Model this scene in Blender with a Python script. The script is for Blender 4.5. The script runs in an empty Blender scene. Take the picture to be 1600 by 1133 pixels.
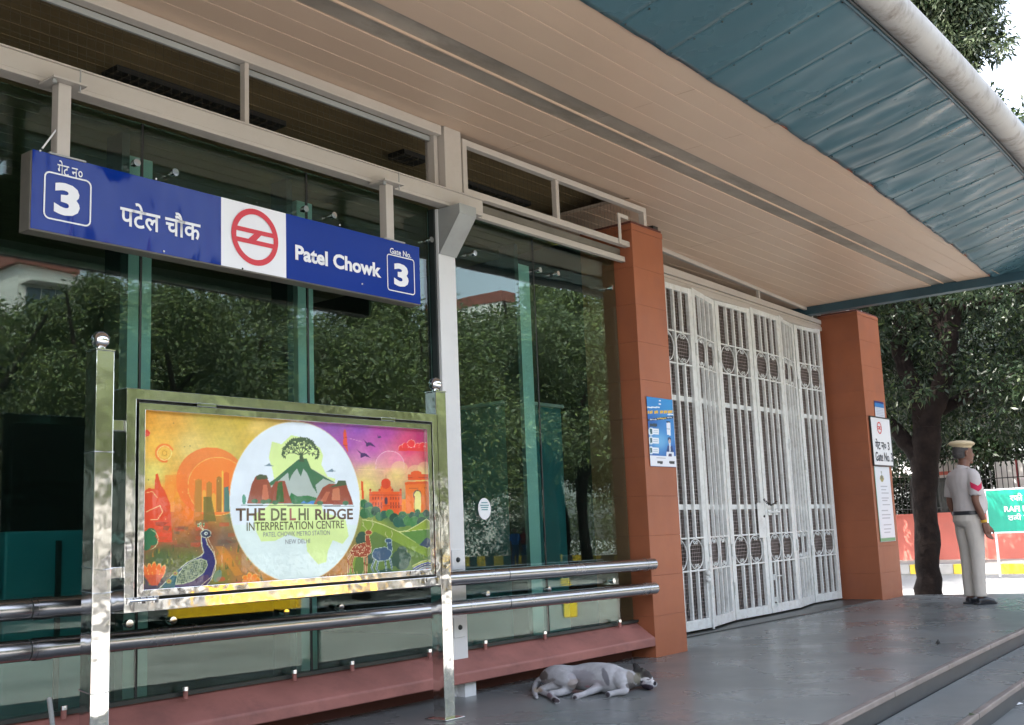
import bpy, bmesh, math, random
import numpy as np
from mathutils import Vector, Matrix, noise as mnoise
random.seed(7); RNG = np.random.default_rng(7)
S = bpy.context.scene
COL = S.collection
R = math.radians

# ---------------------------------------------------------------- camera
CX, CY, CF = 800.0, 566.5, 1722.955          # photo centre and focal length in photo pixels
EYE = Vector((0, 0, 0.94))
_yaw, _pit, _rol = R(38.492), R(8.845), R(-2.3149)
FW = Vector((math.cos(_pit)*math.cos(_yaw), math.cos(_pit)*math.sin(_yaw), math.sin(_pit)))
_r = Vector((math.sin(_yaw), -math.cos(_yaw), 0)); _u = _r.cross(FW)
RT = math.cos(_rol)*_r + math.sin(_rol)*_u
UP = -math.sin(_rol)*_r + math.cos(_rol)*_u
cam = bpy.data.cameras.new('camera'); co = bpy.data.objects.new('camera', cam); COL.objects.link(co)
cam.sensor_width = 36; cam.lens = CF/1600*36; cam.clip_start = 0.05; cam.clip_end = 2000
co.matrix_world = Matrix(((RT.x, UP.x, -FW.x, EYE.x), (RT.y, UP.y, -FW.y, EYE.y), (RT.z, UP.z, -FW.z, EYE.z), (0, 0, 0, 1)))
S.camera = co

# ---------------------------------------------------------------- light
SUN_TO = Vector((-0.42, 0.41, 0.83)).normalized()
w = bpy.data.worlds.new('World'); S.world = w; w.use_nodes = True
nt = w.node_tree; bg = nt.nodes['Background']
sky = nt.nodes.new('ShaderNodeTexSky'); sky.sky_type = 'NISHITA'; sky.sun_disc = False
sky.sun_elevation = math.asin(SUN_TO.z); sky.sun_rotation = math.atan2(SUN_TO.x, SUN_TO.y)
sky.air_density = 1.0; sky.dust_density = 4.0; sky.ozone_density = 1.0; sky.altitude = 200
hs = nt.nodes.new('ShaderNodeHueSaturation'); hs.inputs['Saturation'].default_value = .50; hs.inputs['Value'].default_value = 1.15   # summer haze
nt.links.new(sky.outputs[0], hs.inputs['Color']); nt.links.new(hs.outputs[0], bg.inputs[0]); bg.inputs[1].default_value = 0.15
sl = bpy.data.lights.new('sun', 'SUN'); sl.energy = 2.7; sl.angle = R(0.6); sl.color = (1.0, 0.95, 0.86)
so = bpy.data.objects.new('sun', sl); COL.objects.link(so)
so.rotation_euler = SUN_TO.to_track_quat('Z', 'Y').to_euler()
S.view_settings.view_transform = 'Standard'; S.view_settings.look = 'None'
S.view_settings.gamma = 1; S.view_settings.exposure = 2.6; S.view_settings.use_curve_mapping = False
S.render.engine = 'CYCLES'
S.cycles.max_bounces = 10; S.cycles.transparent_max_bounces = 24; S.cycles.diffuse_bounces = 5
S.cycles.glossy_bounces = 5; S.cycles.caustics_reflective = False; S.cycles.caustics_refractive = False
S.cycles.sample_clamp_indirect = 6; S.cycles.use_denoising = True

# ---------------------------------------------------------------- helpers: measuring
def ray(px, py): return FW + (px-CX)/CF*RT + (CY-py)/CF*UP
def at(px, py, ax, val):
    """where the line of sight through photo pixel (px,py) meets the plane axis=val"""
    d = ray(px, py); return EYE + d*((val-EYE[ax])/d[ax])
def proj_np(P):
    d = P-np.array(EYE); z = d@np.array(FW)
    return CX+CF*(d@np.array(RT))/z, CY-CF*(d@np.array(UP))/z
def lin(c):
    return tuple(((v/255)/12.92 if v/255 <= .04045 else ((v/255+.055)/1.055)**2.4) for v in c)

# ---------------------------------------------------------------- helpers: materials
MATS = {}
def mat(name, col, rough=.6, metal=0, var=.12, vscale=3.0, bump=0, bscale=60, spec=.5, coat=0, col2=None, mixs=None,
        stretch=None, rvar=0, wave=0, wscale=2.0, wstretch=None, trans=0, dirt=0, dirtcol=(.05,.04,.035), dscale=4):
    m = bpy.data.materials.new(name); m.use_nodes = True; MATS[name] = m
    n = m.node_tree.nodes; L = m.node_tree.links; b = n['Principled BSDF']
    tc = n.new('ShaderNodeTexCoord')
    def noi(scale, det=4, st=None, rough_=.55):
        t = n.new('ShaderNodeTexNoise'); t.inputs['Scale'].default_value = scale; t.inputs['Detail'].default_value = det
        t.inputs['Roughness'].default_value = rough_
        if st:
            mp = n.new('ShaderNodeMapping'); mp.inputs['Scale'].default_value = st
            L.new(tc.outputs['Object'], mp.inputs[0]); L.new(mp.outputs[0], t.inputs['Vector'])
        else: L.new(tc.outputs['Object'], t.inputs['Vector'])
        return t
    t = noi(vscale, 5, stretch)
    cr = n.new('ShaderNodeMix'); cr.data_type = 'RGBA'
    c = tuple(col); d = tuple(col2) if col2 else tuple(max(0, v*(1-var)) for v in c)
    e = c if col2 else tuple(min(1, v*(1+var)) for v in c)
    cr.inputs[6].default_value = (*d, 1); cr.inputs[7].default_value = (*e, 1)
    mr = n.new('ShaderNodeMapRange'); mr.inputs[1].default_value = .3; mr.inputs[2].default_value = .7
    L.new(t.outputs[0], mr.inputs[0]); L.new(mr.outputs[0], cr.inputs[0])
    out = cr.outputs[2]
    if dirt:
        t2 = noi(dscale, 8, stretch, .7); m2 = n.new('ShaderNodeMapRange'); m2.inputs[1].default_value = .48; m2.inputs[2].default_value = .72
        m2.inputs[4].default_value = dirt
        L.new(t2.outputs[0], m2.inputs[0]); c2 = n.new('ShaderNodeMix'); c2.data_type = 'RGBA'
        L.new(m2.outputs[0], c2.inputs[0]); L.new(out, c2.inputs[6]); c2.inputs[7].default_value = (*dirtcol, 1); out = c2.outputs[2]
    L.new(out, b.inputs['Base Color'])
    b.inputs['Roughness'].default_value = rough; b.inputs['Metallic'].default_value = metal
    b.inputs['Specular IOR Level'].default_value = spec; b.inputs['Coat Weight'].default_value = coat
    b.inputs['Coat Roughness'].default_value = .06
    if rvar:
        t3 = noi(vscale*1.7, 4, stretch); m3 = n.new('ShaderNodeMapRange'); m3.inputs[1].default_value = .3; m3.inputs[2].default_value = .7
        m3.inputs[3].default_value = max(0, rough-rvar); m3.inputs[4].default_value = rough+rvar
        L.new(t3.outputs[0], m3.inputs[0]); L.new(m3.outputs[0], b.inputs['Roughness'])
    last = None
    if wave:
        t4 = noi(wscale, 2, wstretch); bp = n.new('ShaderNodeBump'); bp.inputs['Strength'].default_value = 1
        bp.inputs['Distance'].default_value = wave; L.new(t4.outputs[0], bp.inputs['Height']); last = bp
    if bump:
        t5 = noi(bscale, 5, stretch); bp = n.new('ShaderNodeBump'); bp.inputs['Strength'].default_value = .6
        bp.inputs['Distance'].default_value = bump; L.new(t5.outputs[0], bp.inputs['Height'])
        if last: L.new(last.outputs[0], bp.inputs['Normal'])
        last = bp
    if last: L.new(last.outputs[0], b.inputs['Normal'])
    if trans:
        b.inputs['Transmission Weight'].default_value = 0
        tr = n.new('ShaderNodeBsdfTranslucent'); mx = n.new('ShaderNodeMixShader'); mx.inputs[0].default_value = trans
        L.new(out, tr.inputs[0]); L.new(b.outputs[0], mx.inputs[1]); L.new(tr.outputs[0], mx.inputs[2])
        L.new(mx.outputs[0], n['Material Output'].inputs[0])
    return m

def attr_mat(name, rough=.45, coat=0, spec=.5, bump=0, bscale=80):
    m = bpy.data.materials.new(name); m.use_nodes = True; MATS[name] = m
    n = m.node_tree.nodes; L = m.node_tree.links; b = n['Principled BSDF']
    a = n.new('ShaderNodeAttribute'); a.attribute_name = 'print'
    L.new(a.outputs[0], b.inputs['Base Color']); b.inputs['Roughness'].default_value = rough
    b.inputs['Coat Weight'].default_value = coat; b.inputs['Specular IOR Level'].default_value = spec
    if bump:
        tc = n.new('ShaderNodeTexCoord'); t = n.new('ShaderNodeTexNoise'); t.inputs['Scale'].default_value = bscale
        L.new(tc.outputs['Object'], t.inputs['Vector']); bp = n.new('ShaderNodeBump'); bp.inputs['Distance'].default_value = bump
        L.new(t.outputs[0], bp.inputs['Height']); L.new(bp.outputs[0], b.inputs['Normal'])
    return m

def glass_mat(name, tint, ior=1.5, boost=1.0, dirt=.0, wav=0.0, rg_=0.0):
    m = bpy.data.materials.new(name); m.use_nodes = True; MATS[name] = m
    n = m.node_tree.nodes; L = m.node_tree.links; n.remove(n['Principled BSDF'])
    tr = n.new('ShaderNodeBsdfTransparent'); tr.inputs[0].default_value = (*tint, 1)
    gl = n.new('ShaderNodeBsdfGlossy'); gl.inputs['Roughness'].default_value = rg_; gl.inputs[0].default_value = (.93, .98, .95, 1)
    fr = n.new('ShaderNodeFresnel'); ge = n.new('ShaderNodeNewGeometry'); io = n.new('ShaderNodeMapRange'); io.inputs[3].default_value = ior; io.inputs[4].default_value = 1/ior
    L.new(ge.outputs['Backfacing'], io.inputs[0]); L.new(io.outputs[0], fr.inputs[0])     # same reflectance seen from either side
    mu = n.new('ShaderNodeMath'); mu.operation = 'MULTIPLY'; mu.inputs[1].default_value = boost; mu.use_clamp = True
    L.new(fr.outputs[0], mu.inputs[0])
    mx = n.new('ShaderNodeMixShader'); L.new(mu.outputs[0], mx.inputs[0]); L.new(tr.outputs[0], mx.inputs[1]); L.new(gl.outputs[0], mx.inputs[2])
    out = mx.outputs[0]
    tc = n.new('ShaderNodeTexCoord')
    if wav:
        t = n.new('ShaderNodeTexNoise'); t.inputs['Scale'].default_value = 1.3; t.inputs['Detail'].default_value = 1
        L.new(tc.outputs['Object'], t.inputs['Vector']); bp = n.new('ShaderNodeBump'); bp.inputs['Distance'].default_value = wav
        L.new(t.outputs[0], bp.inputs['Height']); L.new(bp.outputs[0], gl.inputs['Normal'])
    if dirt:
        df = n.new('ShaderNodeBsdfDiffuse'); df.inputs[0].default_value = (.45, .45, .4, 1)
        t = n.new('ShaderNodeTexNoise'); t.inputs['Scale'].default_value = 2.5; t.inputs['Detail'].default_value = 7; t.inputs['Roughness'].default_value = .7
        L.new(tc.outputs['Object'], t.inputs['Vector'])
        mr = n.new('ShaderNodeMapRange'); mr.inputs[1].default_value = .4; mr.inputs[2].default_value = .8; mr.inputs[4].default_value = dirt; mr.inputs[3].default_value = dirt*.25
        L.new(t.outputs[0], mr.inputs[0]); m2 = n.new('ShaderNodeMixShader'); L.new(mr.outputs[0], m2.inputs[0]); L.new(out, m2.inputs[1]); L.new(df.outputs[0], m2.inputs[2]); out = m2.outputs[0]
    L.new(out, n['Material Output'].inputs[0])
    return m

# ---------------------------------------------------------------- helpers: meshes
class MB:
    def __init__(s): s.v = []; s.f = []; s.m = []
    def add(s, vs, fs, mi=0):
        o = len(s.v); s.v += [tuple(p) for p in vs]; s.f += [tuple(i+o for i in f) for f in fs]; s.m += [mi]*len(fs); return s
    def box(s, x0, x1, y0, y1, z0, z1, mi=0):
        vs = [(x, y, z) for z in (z0, z1) for y in (y0, y1) for x in (x0, x1)]
        return s.add(vs, [(0, 2, 3, 1), (4, 5, 7, 6), (0, 1, 5, 4), (2, 6, 7, 3), (0, 4, 6, 2), (1, 3, 7, 5)], mi)
    def bar(s, a, b, w, h, up=(0, 0, 1), mi=0):
        """box of section w x h from a to b"""
        a = Vector(a); b = Vector(b); d = (b-a).normalized(); u = Vector(up)
        if abs(d.dot(u)) > .99: u = Vector((0, 1, 0))
        r = d.cross(u).normalized(); u = r.cross(d).normalized()
        vs = [p+r*(sx*w/2)+u*(sz*h/2) for p in (a, b) for sx, sz in ((-1, -1), (1, -1), (1, 1), (-1, 1))]
        return s.add(vs, [(3, 2, 1, 0), (4, 5, 6, 7), (0, 1, 5, 4), (1, 2, 6, 5), (2, 3, 7, 6), (3, 0, 4, 7)], mi)
    def tube(s, path, rad, n=12, cap=True, mi=0, closed=False):
        P = [Vector(p) for p in path]; k = len(P); rr = rad if hasattr(rad, '__len__') else [rad]*k
        vs = []; ref = None
        for i, p in enumerate(P):
            if closed: d = (P[(i+1) % k]-P[i-1])
            else: d = P[min(i+1, k-1)]-P[max(i-1, 0)]
            d = d.normalized() if d.length > 1e-9 else Vector((0, 0, 1))
            if ref is None: ref = Vector((0, 0, 1)) if abs(d.z) < .9 else Vector((1, 0, 0))
            r = d.cross(ref).normalized(); u = r.cross(d).normalized(); ref = u
            for j in range(n):
                a = 2*math.pi*j/n; vs.append(p+(r*math.cos(a)+u*math.sin(a))*rr[i])
        fs = []
        for i in range(k if closed else k-1):
            for j in range(n):
                a = i*n+j; b = i*n+(j+1) % n; c = ((i+1) % k)*n+(j+1) % n; d_ = ((i+1) % k)*n+j
                fs.append((a, b, c, d_))
        if cap and not closed: fs += [tuple(range(n))[::-1], tuple((k-1)*n+j for j in range(n))]
        return s.add(vs, fs, mi)
    def cyl(s, a, b, r, n=16, mi=0): return s.tube([a, b], r, n, True, mi)
    def ball(s, c, r, n=16, m=10, mi=0, sc=(1, 1, 1)):
        vs = [(c[0], c[1], c[2]-r*sc[2])]
        for i in range(1, m):
            ph = -math.pi/2+math.pi*i/m
            for j in range(n):
                a = 2*math.pi*j/n; vs.append((c[0]+r*sc[0]*math.cos(ph)*math.cos(a), c[1]+r*sc[1]*math.cos(ph)*math.sin(a), c[2]+r*sc[2]*math.sin(ph)))
        vs.append((c[0], c[1], c[2]+r*sc[2])); T = len(vs)-1
        fs = [(0, 1+(j+1) % n, 1+j) for j in range(n)]
        for i in range(m-2):
            for j in range(n): fs.append((1+i*n+j, 1+i*n+(j+1) % n, 1+(i+1)*n+(j+1) % n, 1+(i+1)*n+j))
        fs += [(1+(m-2)*n+j, 1+(m-2)*n+(j+1) % n, T) for j in range(n)]
        return s.add(vs, fs, mi)
    def prism(s, poly, vec, mi=0):
        """closed polygon (3D points) pushed along vec"""
        n = len(poly); v = Vector(vec); P = [Vector(p) for p in poly]
        return s.add(P+[p+v for p in P], [tuple(range(n))[::-1], tuple(range(n, 2*n))]+[(i, (i+1) % n, n+(i+1) % n, n+i) for i in range(n)], mi)
    def ring(s, outer, inner, vec, mi=0):
        """frame between two loops with equal counts, pushed along vec"""
        n = len(outer); v = Vector(vec); A = [Vector(p) for p in outer]; B = [Vector(p) for p in inner]
        vs = A+B+[p+v for p in A]+[p+v for p in B]; fs = []
        for i in range(n):
            j = (i+1) % n
            fs += [(i, j, n+j, n+i), (2*n+i, 3*n+i, 3*n+j, 2*n+j), (i, 2*n+i, 2*n+j, j), (n+i, n+j, 3*n+j, 3*n+i)]
        return s.add(vs, fs, mi)
    def mesh(s, name, mats, smooth=False):
        me = bpy.data.meshes.new(name); me.from_pydata(s.v, [], s.f); 
        for m in (mats if isinstance(mats, (list, tuple)) else [mats]): me.materials.append(m)
        if any(s.m): me.polygons.foreach_set('material_index', s.m)
        me.validate()
        bm = bmesh.new(); bm.from_mesh(me); bmesh.ops.recalc_face_normals(bm, faces=bm.faces); bm.to_mesh(me); bm.free()
        if smooth:
            me.polygons.foreach_set('use_smooth', [True]*len(me.polygons))
            try: me.set_sharp_from_angle(angle=R(40))
            except Exception: pass
        me.update(); return me
    def build(s, name, mats, parent=None, smooth=False, bevel=0, loc=None):
        return link(name, s.mesh(name, mats, smooth), parent, bevel, loc)

def link(name, me, parent=None, bevel=0, loc=None):
    o = bpy.data.objects.new(name, me); COL.objects.link(o)
    if parent is not None:
        o.parent = parent
        o.matrix_parent_inverse = parent.matrix_world_inv if hasattr(parent, 'matrix_world_inv') else Matrix.Identity(4)
    if loc is not None: o.location = loc
    if bevel:
        b = o.modifiers.new('bevel', 'BEVEL'); b.width = bevel; b.segments = 2; b.limit_method = 'ANGLE'; b.harden_normals = False
    return o
def tag(o, label=None, cat=None, group=None, kind=None):
    if label: o['label'] = label
    if cat: o['category'] = cat
    if group: o['group'] = group
    if kind: o['kind'] = kind
    return o
def empty(name, label, cat, loc=(0, 0, 0), rz=0, group=None):
    o = bpy.data.objects.new(name, None); COL.objects.link(o); o.location = loc; o.rotation_euler = (0, 0, rz)
    o.empty_display_size = .2
    return tag(o, label, cat, group)
def struct(name, mb, m, **k):
    o = mb.build(name, m, **k); o['kind'] = 'structure'; return o
def copy_tree(o, parent=None):
    c = o.copy(); COL.objects.link(c); c.parent = parent
    for ch in list(o.children): copy_tree(ch, c)
    return c
def text_mesh(s, bold=0.0, size=1, res=3):
    c = bpy.data.curves.new('lettering', 'FONT'); c.body = s; c.size = size; c.offset = bold; c.resolution_u = res; c.extrude = 0
    o = bpy.data.objects.new('lettering', c); COL.objects.link(o)
    dg = bpy.context.evaluated_depsgraph_get(); me = bpy.data.meshes.new_from_object(o.evaluated_get(dg))
    COL.objects.unlink(o); bpy.data.objects.remove(o); bpy.data.curves.remove(c)
    return me
def lettering(s, x0, x1, z0, z1, y, m, parent, name='lettering', bold=0.0, depth=0.0008, ang=0, dirx=(1, 0, 0)):
    """flat letters filling x0..x1, z0..z1 on the plane y (facing -y)"""
    me = text_mesh(s, bold); n = len(me.vertices); a = np.empty(n*3); me.vertices.foreach_get('co', a); a = a.reshape(-1, 3)
    lo = a.min(0); hi = a.max(0); u = (a[:, 0]-lo[0])/(hi[0]-lo[0]); v = (a[:, 1]-lo[1])/(hi[1]-lo[1])
    b = np.stack([x0+u*(x1-x0), np.full(n, y), z0+v*(z1-z0)], 1); me.vertices.foreach_set('co', b.ravel())
    me.materials.clear(); me.materials.append(m); me.update()
    me.name = name
    o = link(name, me, parent)
    return o
def grid_print(name, P00, P10, P01, nu, nv, colfun, m, parent=None):
    """flat print: a sheet whose vertex colours hold the printed design. P00 bottom-left, P10 bottom-right, P01 top-left"""
    P00, P10, P01 = (np.array(p, float) for p in (P00, P10, P01))
    U, V = np.meshgrid(np.linspace(0, 1, nu+1), np.linspace(0, 1, nv+1))
    U = U.ravel(); V = V.ravel(); P = P00+np.outer(U, P10-P00)+np.outer(V, P01-P00)
    C = colfun(U, V, P)
    idx = np.arange((nu+1)*(nv+1)).reshape(nv+1, nu+1)
    q = np.stack([idx[:-1, :-1], idx[:-1, 1:], idx[1:, 1:], idx[1:, :-1]], -1).reshape(-1, 4)
    me = np_mesh(name, P, q, m)
    ca = me.color_attributes.new('print', 'FLOAT_COLOR', 'POINT')
    s = C/255.0; l = np.where(s <= .04045, s/12.92, ((s+.055)/1.055)**2.4)
    ca.data.foreach_set('color', np.concatenate([l, np.ones((len(l), 1))], 1).ravel().astype(np.float32))
    return link(name, me, parent)
def np_mesh(name, P, F, m, smooth=False, mi=None):
    me = bpy.data.meshes.new(name); k = F.shape[1]
    me.vertices.add(len(P)); me.vertices.foreach_set('co', np.asarray(P, np.float32).ravel())
    me.loops.add(F.size); me.loops.foreach_set('vertex_index', F.astype(np.int32).ravel())
    me.polygons.add(len(F)); me.polygons.foreach_set('loop_start', np.arange(0, F.size, k, dtype=np.int32))
    me.polygons.foreach_set('loop_total', np.full(len(F), k, np.int32))
    for mm in (m if isinstance(m, (list, tuple)) else [m]): me.materials.append(mm)
    if mi is not None: me.polygons.foreach_set('material_index', mi.astype(np.int32))
    if smooth: me.polygons.foreach_set('use_smooth', [True]*len(F))
    me.update(calc_edges=True); me.validate(); return me

# ---------------------------------------------------------------- materials
M = {}
M['ground'] = mat('pale paving', (.27, .265, .25), .85, var=.2, vscale=.6, dirt=.3, dscale=.9, dirtcol=(.16, .15, .13), bump=.004, bscale=20)
M['road'] = mat('asphalt', (.26, .255, .25), .9, var=.15, vscale=.5, bump=.004, bscale=40)
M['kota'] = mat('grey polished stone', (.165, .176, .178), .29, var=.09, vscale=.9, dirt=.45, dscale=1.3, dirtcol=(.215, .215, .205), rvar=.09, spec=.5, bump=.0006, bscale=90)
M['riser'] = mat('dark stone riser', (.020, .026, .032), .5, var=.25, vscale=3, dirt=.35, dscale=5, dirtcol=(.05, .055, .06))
M['nosing'] = mat('brown stone nosing', (.17, .145, .135), .5, var=.25, vscale=5, dirt=.4, dirtcol=(.12, .10, .09), dscale=9)
M['cream'] = mat('cream enamelled strip', (.60, .44, .325), .42, var=.07, vscale=.8, dirt=.25, dscale=1.2, dirtcol=(.46, .34, .25), stretch=(.5, 1, 1), rvar=.08)
M['greyboard'] = mat('stained grey strip', (.30, .26, .215), .55, var=.25, vscale=1.6, dirt=.85, dscale=2.6, dirtcol=(.16, .135, .105), stretch=(.8, 1.6, 1))
M['gap'] = mat('joint backing', (.50, .39, .31), .8)
M['blue'] = mat('blue painted sheet metal', (.060, .130, .160), .30, var=.12, vscale=.9, dirt=.25, dscale=1.5, dirtcol=(.07, .11, .14), rvar=.08, spec=.5)
M['bluedark'] = mat('blue beam paint', (.030, .075, .10), .4, var=.15)
M['rust'] = mat('rusty seam', (.22, .06, .03), .8, var=.4, vscale=20)
M['gutter'] = mat('weathered white gutter', (.33, .32, .31), .6, var=.12, vscale=1.5, dirt=.95, dscale=4.2, dirtcol=(.10, .075, .06), stretch=(1.5, 1.2, .7), bump=.002, bscale=30)
M['white'] = mat('white painted steel', (.50, .455, .41), .45, var=.06, vscale=3, dirt=.35, dscale=6, dirtcol=(.36, .31, .26))
M['postwhite'] = mat('cool white painted steel', (.68, .68, .68), .42, var=.04, vscale=2, dirt=.2, dscale=5, dirtcol=(.45, .43, .41))
M['greysteel'] = mat('grey primed bracket', (.34, .35, .34), .5, var=.1, dirt=.3, dirtcol=(.2, .18, .16))
M['gate'] = mat('white gate paint', (.76, .78, .77), .42, var=.07, vscale=5, dirt=.4, dscale=14, dirtcol=(.30, .25, .21))
M['wire'] = mat('mesh wire', (.42, .35, .34), .5, metal=0, var=.2, vscale=12)
M['wiredark'] = mat('dark mesh wire', (.045, .038, .026), .6)
M['terra'] = mat('terracotta cladding', (.34, .106, .047), .55, var=.16, vscale=1.2, dirt=.45, dscale=2.2, dirtcol=(.23, .085, .058), bump=.0008, bscale=60, rvar=.08)
M['joint'] = mat('dark mortar joint', (.12, .04, .03), .9)
M['sill'] = mat('red painted concrete', (.32, .125, .105), .62, var=.2, vscale=4, dirt=.8, dscale=6, dirtcol=(.20, .085, .075), bump=.003, bscale=14, stretch=(.7, 1, 1))
M['steel'] = mat('brushed steel tube', (.42, .41, .42), .24, 1, var=.06, vscale=4, rvar=.05, dirt=.2, dirtcol=(.28, .26, .26))
M['mirror'] = mat('polished steel', (.78, .775, .755), .10, 1, var=.05, vscale=3, wave=.004, wscale=7, rvar=.04)
M['chrome'] = mat('chrome ball', (.75, .75, .76), .04, 1, var=.02)
M['signblue'] = mat('royal blue sign sheet', (.001, .026, .24), .18, var=.05, vscale=1.5, spec=.12)
M['signbluedent'] = mat('dented royal blue sign sheet', (.001, .022, .21), .07, var=.05, vscale=1.5, wave=.045, wscale=1.9, spec=.22, wstretch=(1.7, 1, .6))
M['signwhite'] = mat('white sign vinyl', (.78, .78, .80), .3, var=.03, vscale=3)
M['signred'] = mat('signal red vinyl', (.60, .015, .025), .3, var=.05)
M['signbox'] = mat('sign box side', (.16, .145, .12), .5, var=.2, dirt=.4)
M['black'] = mat('black rubber', (.012, .012, .012), .6)
M['dark'] = mat('dark aluminium', (.02, .025, .024), .4)
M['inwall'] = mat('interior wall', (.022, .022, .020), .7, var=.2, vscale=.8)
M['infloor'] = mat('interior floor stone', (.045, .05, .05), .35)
M['inceil'] = mat('interior ceiling strip', (.21, .15, .075), .6, var=.15)
M['incol'] = mat('interior pale post', (.56, .58, .56), .5, var=.05)
M['teal'] = mat('teal cabinet', (.04, .22, .24), .4, var=.1)
M['glass'] = glass_mat('green tinted glass', (.68, .85, .815), 1.52, 1.0, .004, .0018, .009)
M['clear'] = glass_mat('clear cover glass', (.99, .995, .99), 1.5, .5, .004)
M['paper'] = mat('white paper', (.75, .76, .78), .6, var=.03)
M['ink'] = mat('dark blue ink', (.02, .025, .04), .6)
M['inkgrey'] = mat('grey ink', (.25, .26, .28), .6)
M['wallred'] = mat('salmon painted wall', (.62, .17, .13), .8, var=.12, vscale=.7, dirt=.25, dirtcol=(.45, .17, .14), dscale=2)
M['yellow'] = mat('yellow kerb paint', (.80, .55, .03), .6, var=.15, vscale=4, dirt=.3, dirtcol=(.4, .3, .1))
M['kerbblack'] = mat('worn black kerb paint', (.06, .06, .06), .7, var=.3, vscale=4)
M['kerbgrey'] = mat('bare grey kerb', (.42, .40, .38), .8, var=.15)
M['green'] = mat('green road sign', (.005, .30, .20), .35, var=.1, vscale=1, dirt=.25, dirtcol=(.03, .38, .28), dscale=2)
M['iron'] = mat('black iron', (.02, .02, .02), .5)
M['bark'] = mat('dark bark', (.017, .011, .009), .95, col2=(.006, .004, .004), vscale=5, bump=.06, bscale=7, spec=.2, dirt=.4, dirtcol=(.05, .034, .028), dscale=2)
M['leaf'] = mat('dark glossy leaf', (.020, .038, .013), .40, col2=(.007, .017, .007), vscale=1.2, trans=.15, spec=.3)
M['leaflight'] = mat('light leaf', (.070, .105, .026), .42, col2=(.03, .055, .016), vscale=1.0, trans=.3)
M['leafolive'] = mat('sun-brightened olive', (.08, .11, .035), .38, col2=(.02, .035, .012), vscale=1.0, trans=.3)  # olive leaf tone, brightened so some leaves read as sun spots
M['leafsun'] = mat('leaf with painted sun', (.15, .175, .095), .5, col2=(.07, .10, .05), vscale=1.0, trans=.3)  # leaf colour raised to stand in for sunlight on the foliage
M['leafsun2'] = mat('yellowish leaf with painted sun', (.20, .24, .08), .5, col2=(.10, .14, .04), vscale=1.0, trans=.3)  # yellower variant, sunlight likewise put into the colour
M['canvas'] = mat('white canvas', (.75, .73, .72), .8)
M['bldwhite'] = mat('whitewashed wall', (.72, .70, .66), .8, var=.08)
M['bldred'] = mat('red painted band', (.24, .085, .065), .7)
M['bldglass'] = mat('bluish window pane', (.12, .17, .22), .1, spec=.7)
M['yellowsteel'] = mat('yellow painted steel', (.85, .48, .01), .35, var=.1)

# ================================================================ SETTING
GZ = -0.60                                   # street level; the platform is z = 0
def edge_y(x):                                # gently curved front edge of the platform
    return 2.247+.084*(x-5.07)-.0026*(x-5.07)**2 if x > 5.07 else 2.247+.084*(x-5.07)
gm = MB(); gm.box(-150, 150, -150, 200, GZ-.5, GZ); struct('ground', gm, M['ground'])
rd = MB(); rd.box(22.5, 30.2, -120, 160, GZ, GZ+.006); struct('road', rd, M['road'])
rd = MB(); rd.box(-60, 22.3, -17.6, -10.8, GZ, GZ+.006); struct('road', rd, M['road'])

# platform and steps
XS = [-6+.5*i for i in range(41)]             # -6 .. 14
def strip(off, z0, z1, back, x_end=14.0):
    m = MB(); xs = [x for x in XS if x <= x_end]
    top = [(x, edge_y(x)-off, z1) for x in xs]+[(x_end, back, z1), (xs[0], back, z1)]
    m.prism([(p[0], p[1], z0) for p in top], (0, 0, z1-z0)); return m
pf = MB(); xs = XS
poly = [(x, edge_y(x)+.031, -.02) for x in xs[:-1]]+[(14.42, edge_y(14)+.031, -.02), (13.88, 5.2, -.02), (13.88, 12, -.02), (-6, 12, -.02)]
pf.prism(poly, (0, 0, .02)); struct('platform_floor', pf, M['kota'])
pb = MB(); poly = [(x, edge_y(x)+.03, GZ) for x in xs[:-1]]+[(14.40, edge_y(14)+.03, GZ), (13.86, 5.2, GZ), (13.86, 12, GZ), (-6, 12, GZ)]
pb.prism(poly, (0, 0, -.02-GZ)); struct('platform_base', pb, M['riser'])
steps = bpy.data.objects.new('steps', None); COL.objects.link(steps); steps['kind'] = 'structure'
RIS = .137; TR = .37
for k in range(1, 4):
    off0 = .03-(k-1)*TR; 
    m = MB(); base = [(x, edge_y(x)-k*TR+.031) for x in xs]; back = [(x, edge_y(x)+.02) for x in xs][::-1]
    m.prism([(a, b, -RIS*k-.02) for a, b in base+back], (0, 0, .02)); m.build('tread', M['kota'], steps)
    m = MB(); base = [(x, edge_y(x)-k*TR+.03) for x in xs]
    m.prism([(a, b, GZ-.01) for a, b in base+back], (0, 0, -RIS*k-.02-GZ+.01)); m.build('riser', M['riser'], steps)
# stone nosing strips, one piece about every 1.2 m
for k in range(0, 4):
    x = -6.0+.3*k
    while x < 14:
        x1 = min(x+1.22, 14.0); m = MB(); pts = [x+(x1-.006-x)*i/4 for i in range(5)]
        z = -RIS*k; j = random.uniform(-.001, .001)
        m.prism([(p, edge_y(p)-k*TR-.012, z-.032) for p in pts]+[(p, edge_y(p)-k*TR+.030, z-.032) for p in pts[::-1]], (0, 0, .034+j))
        m.build('nosing_slab', M['nosing'], steps, bevel=.006); x = x1

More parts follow.
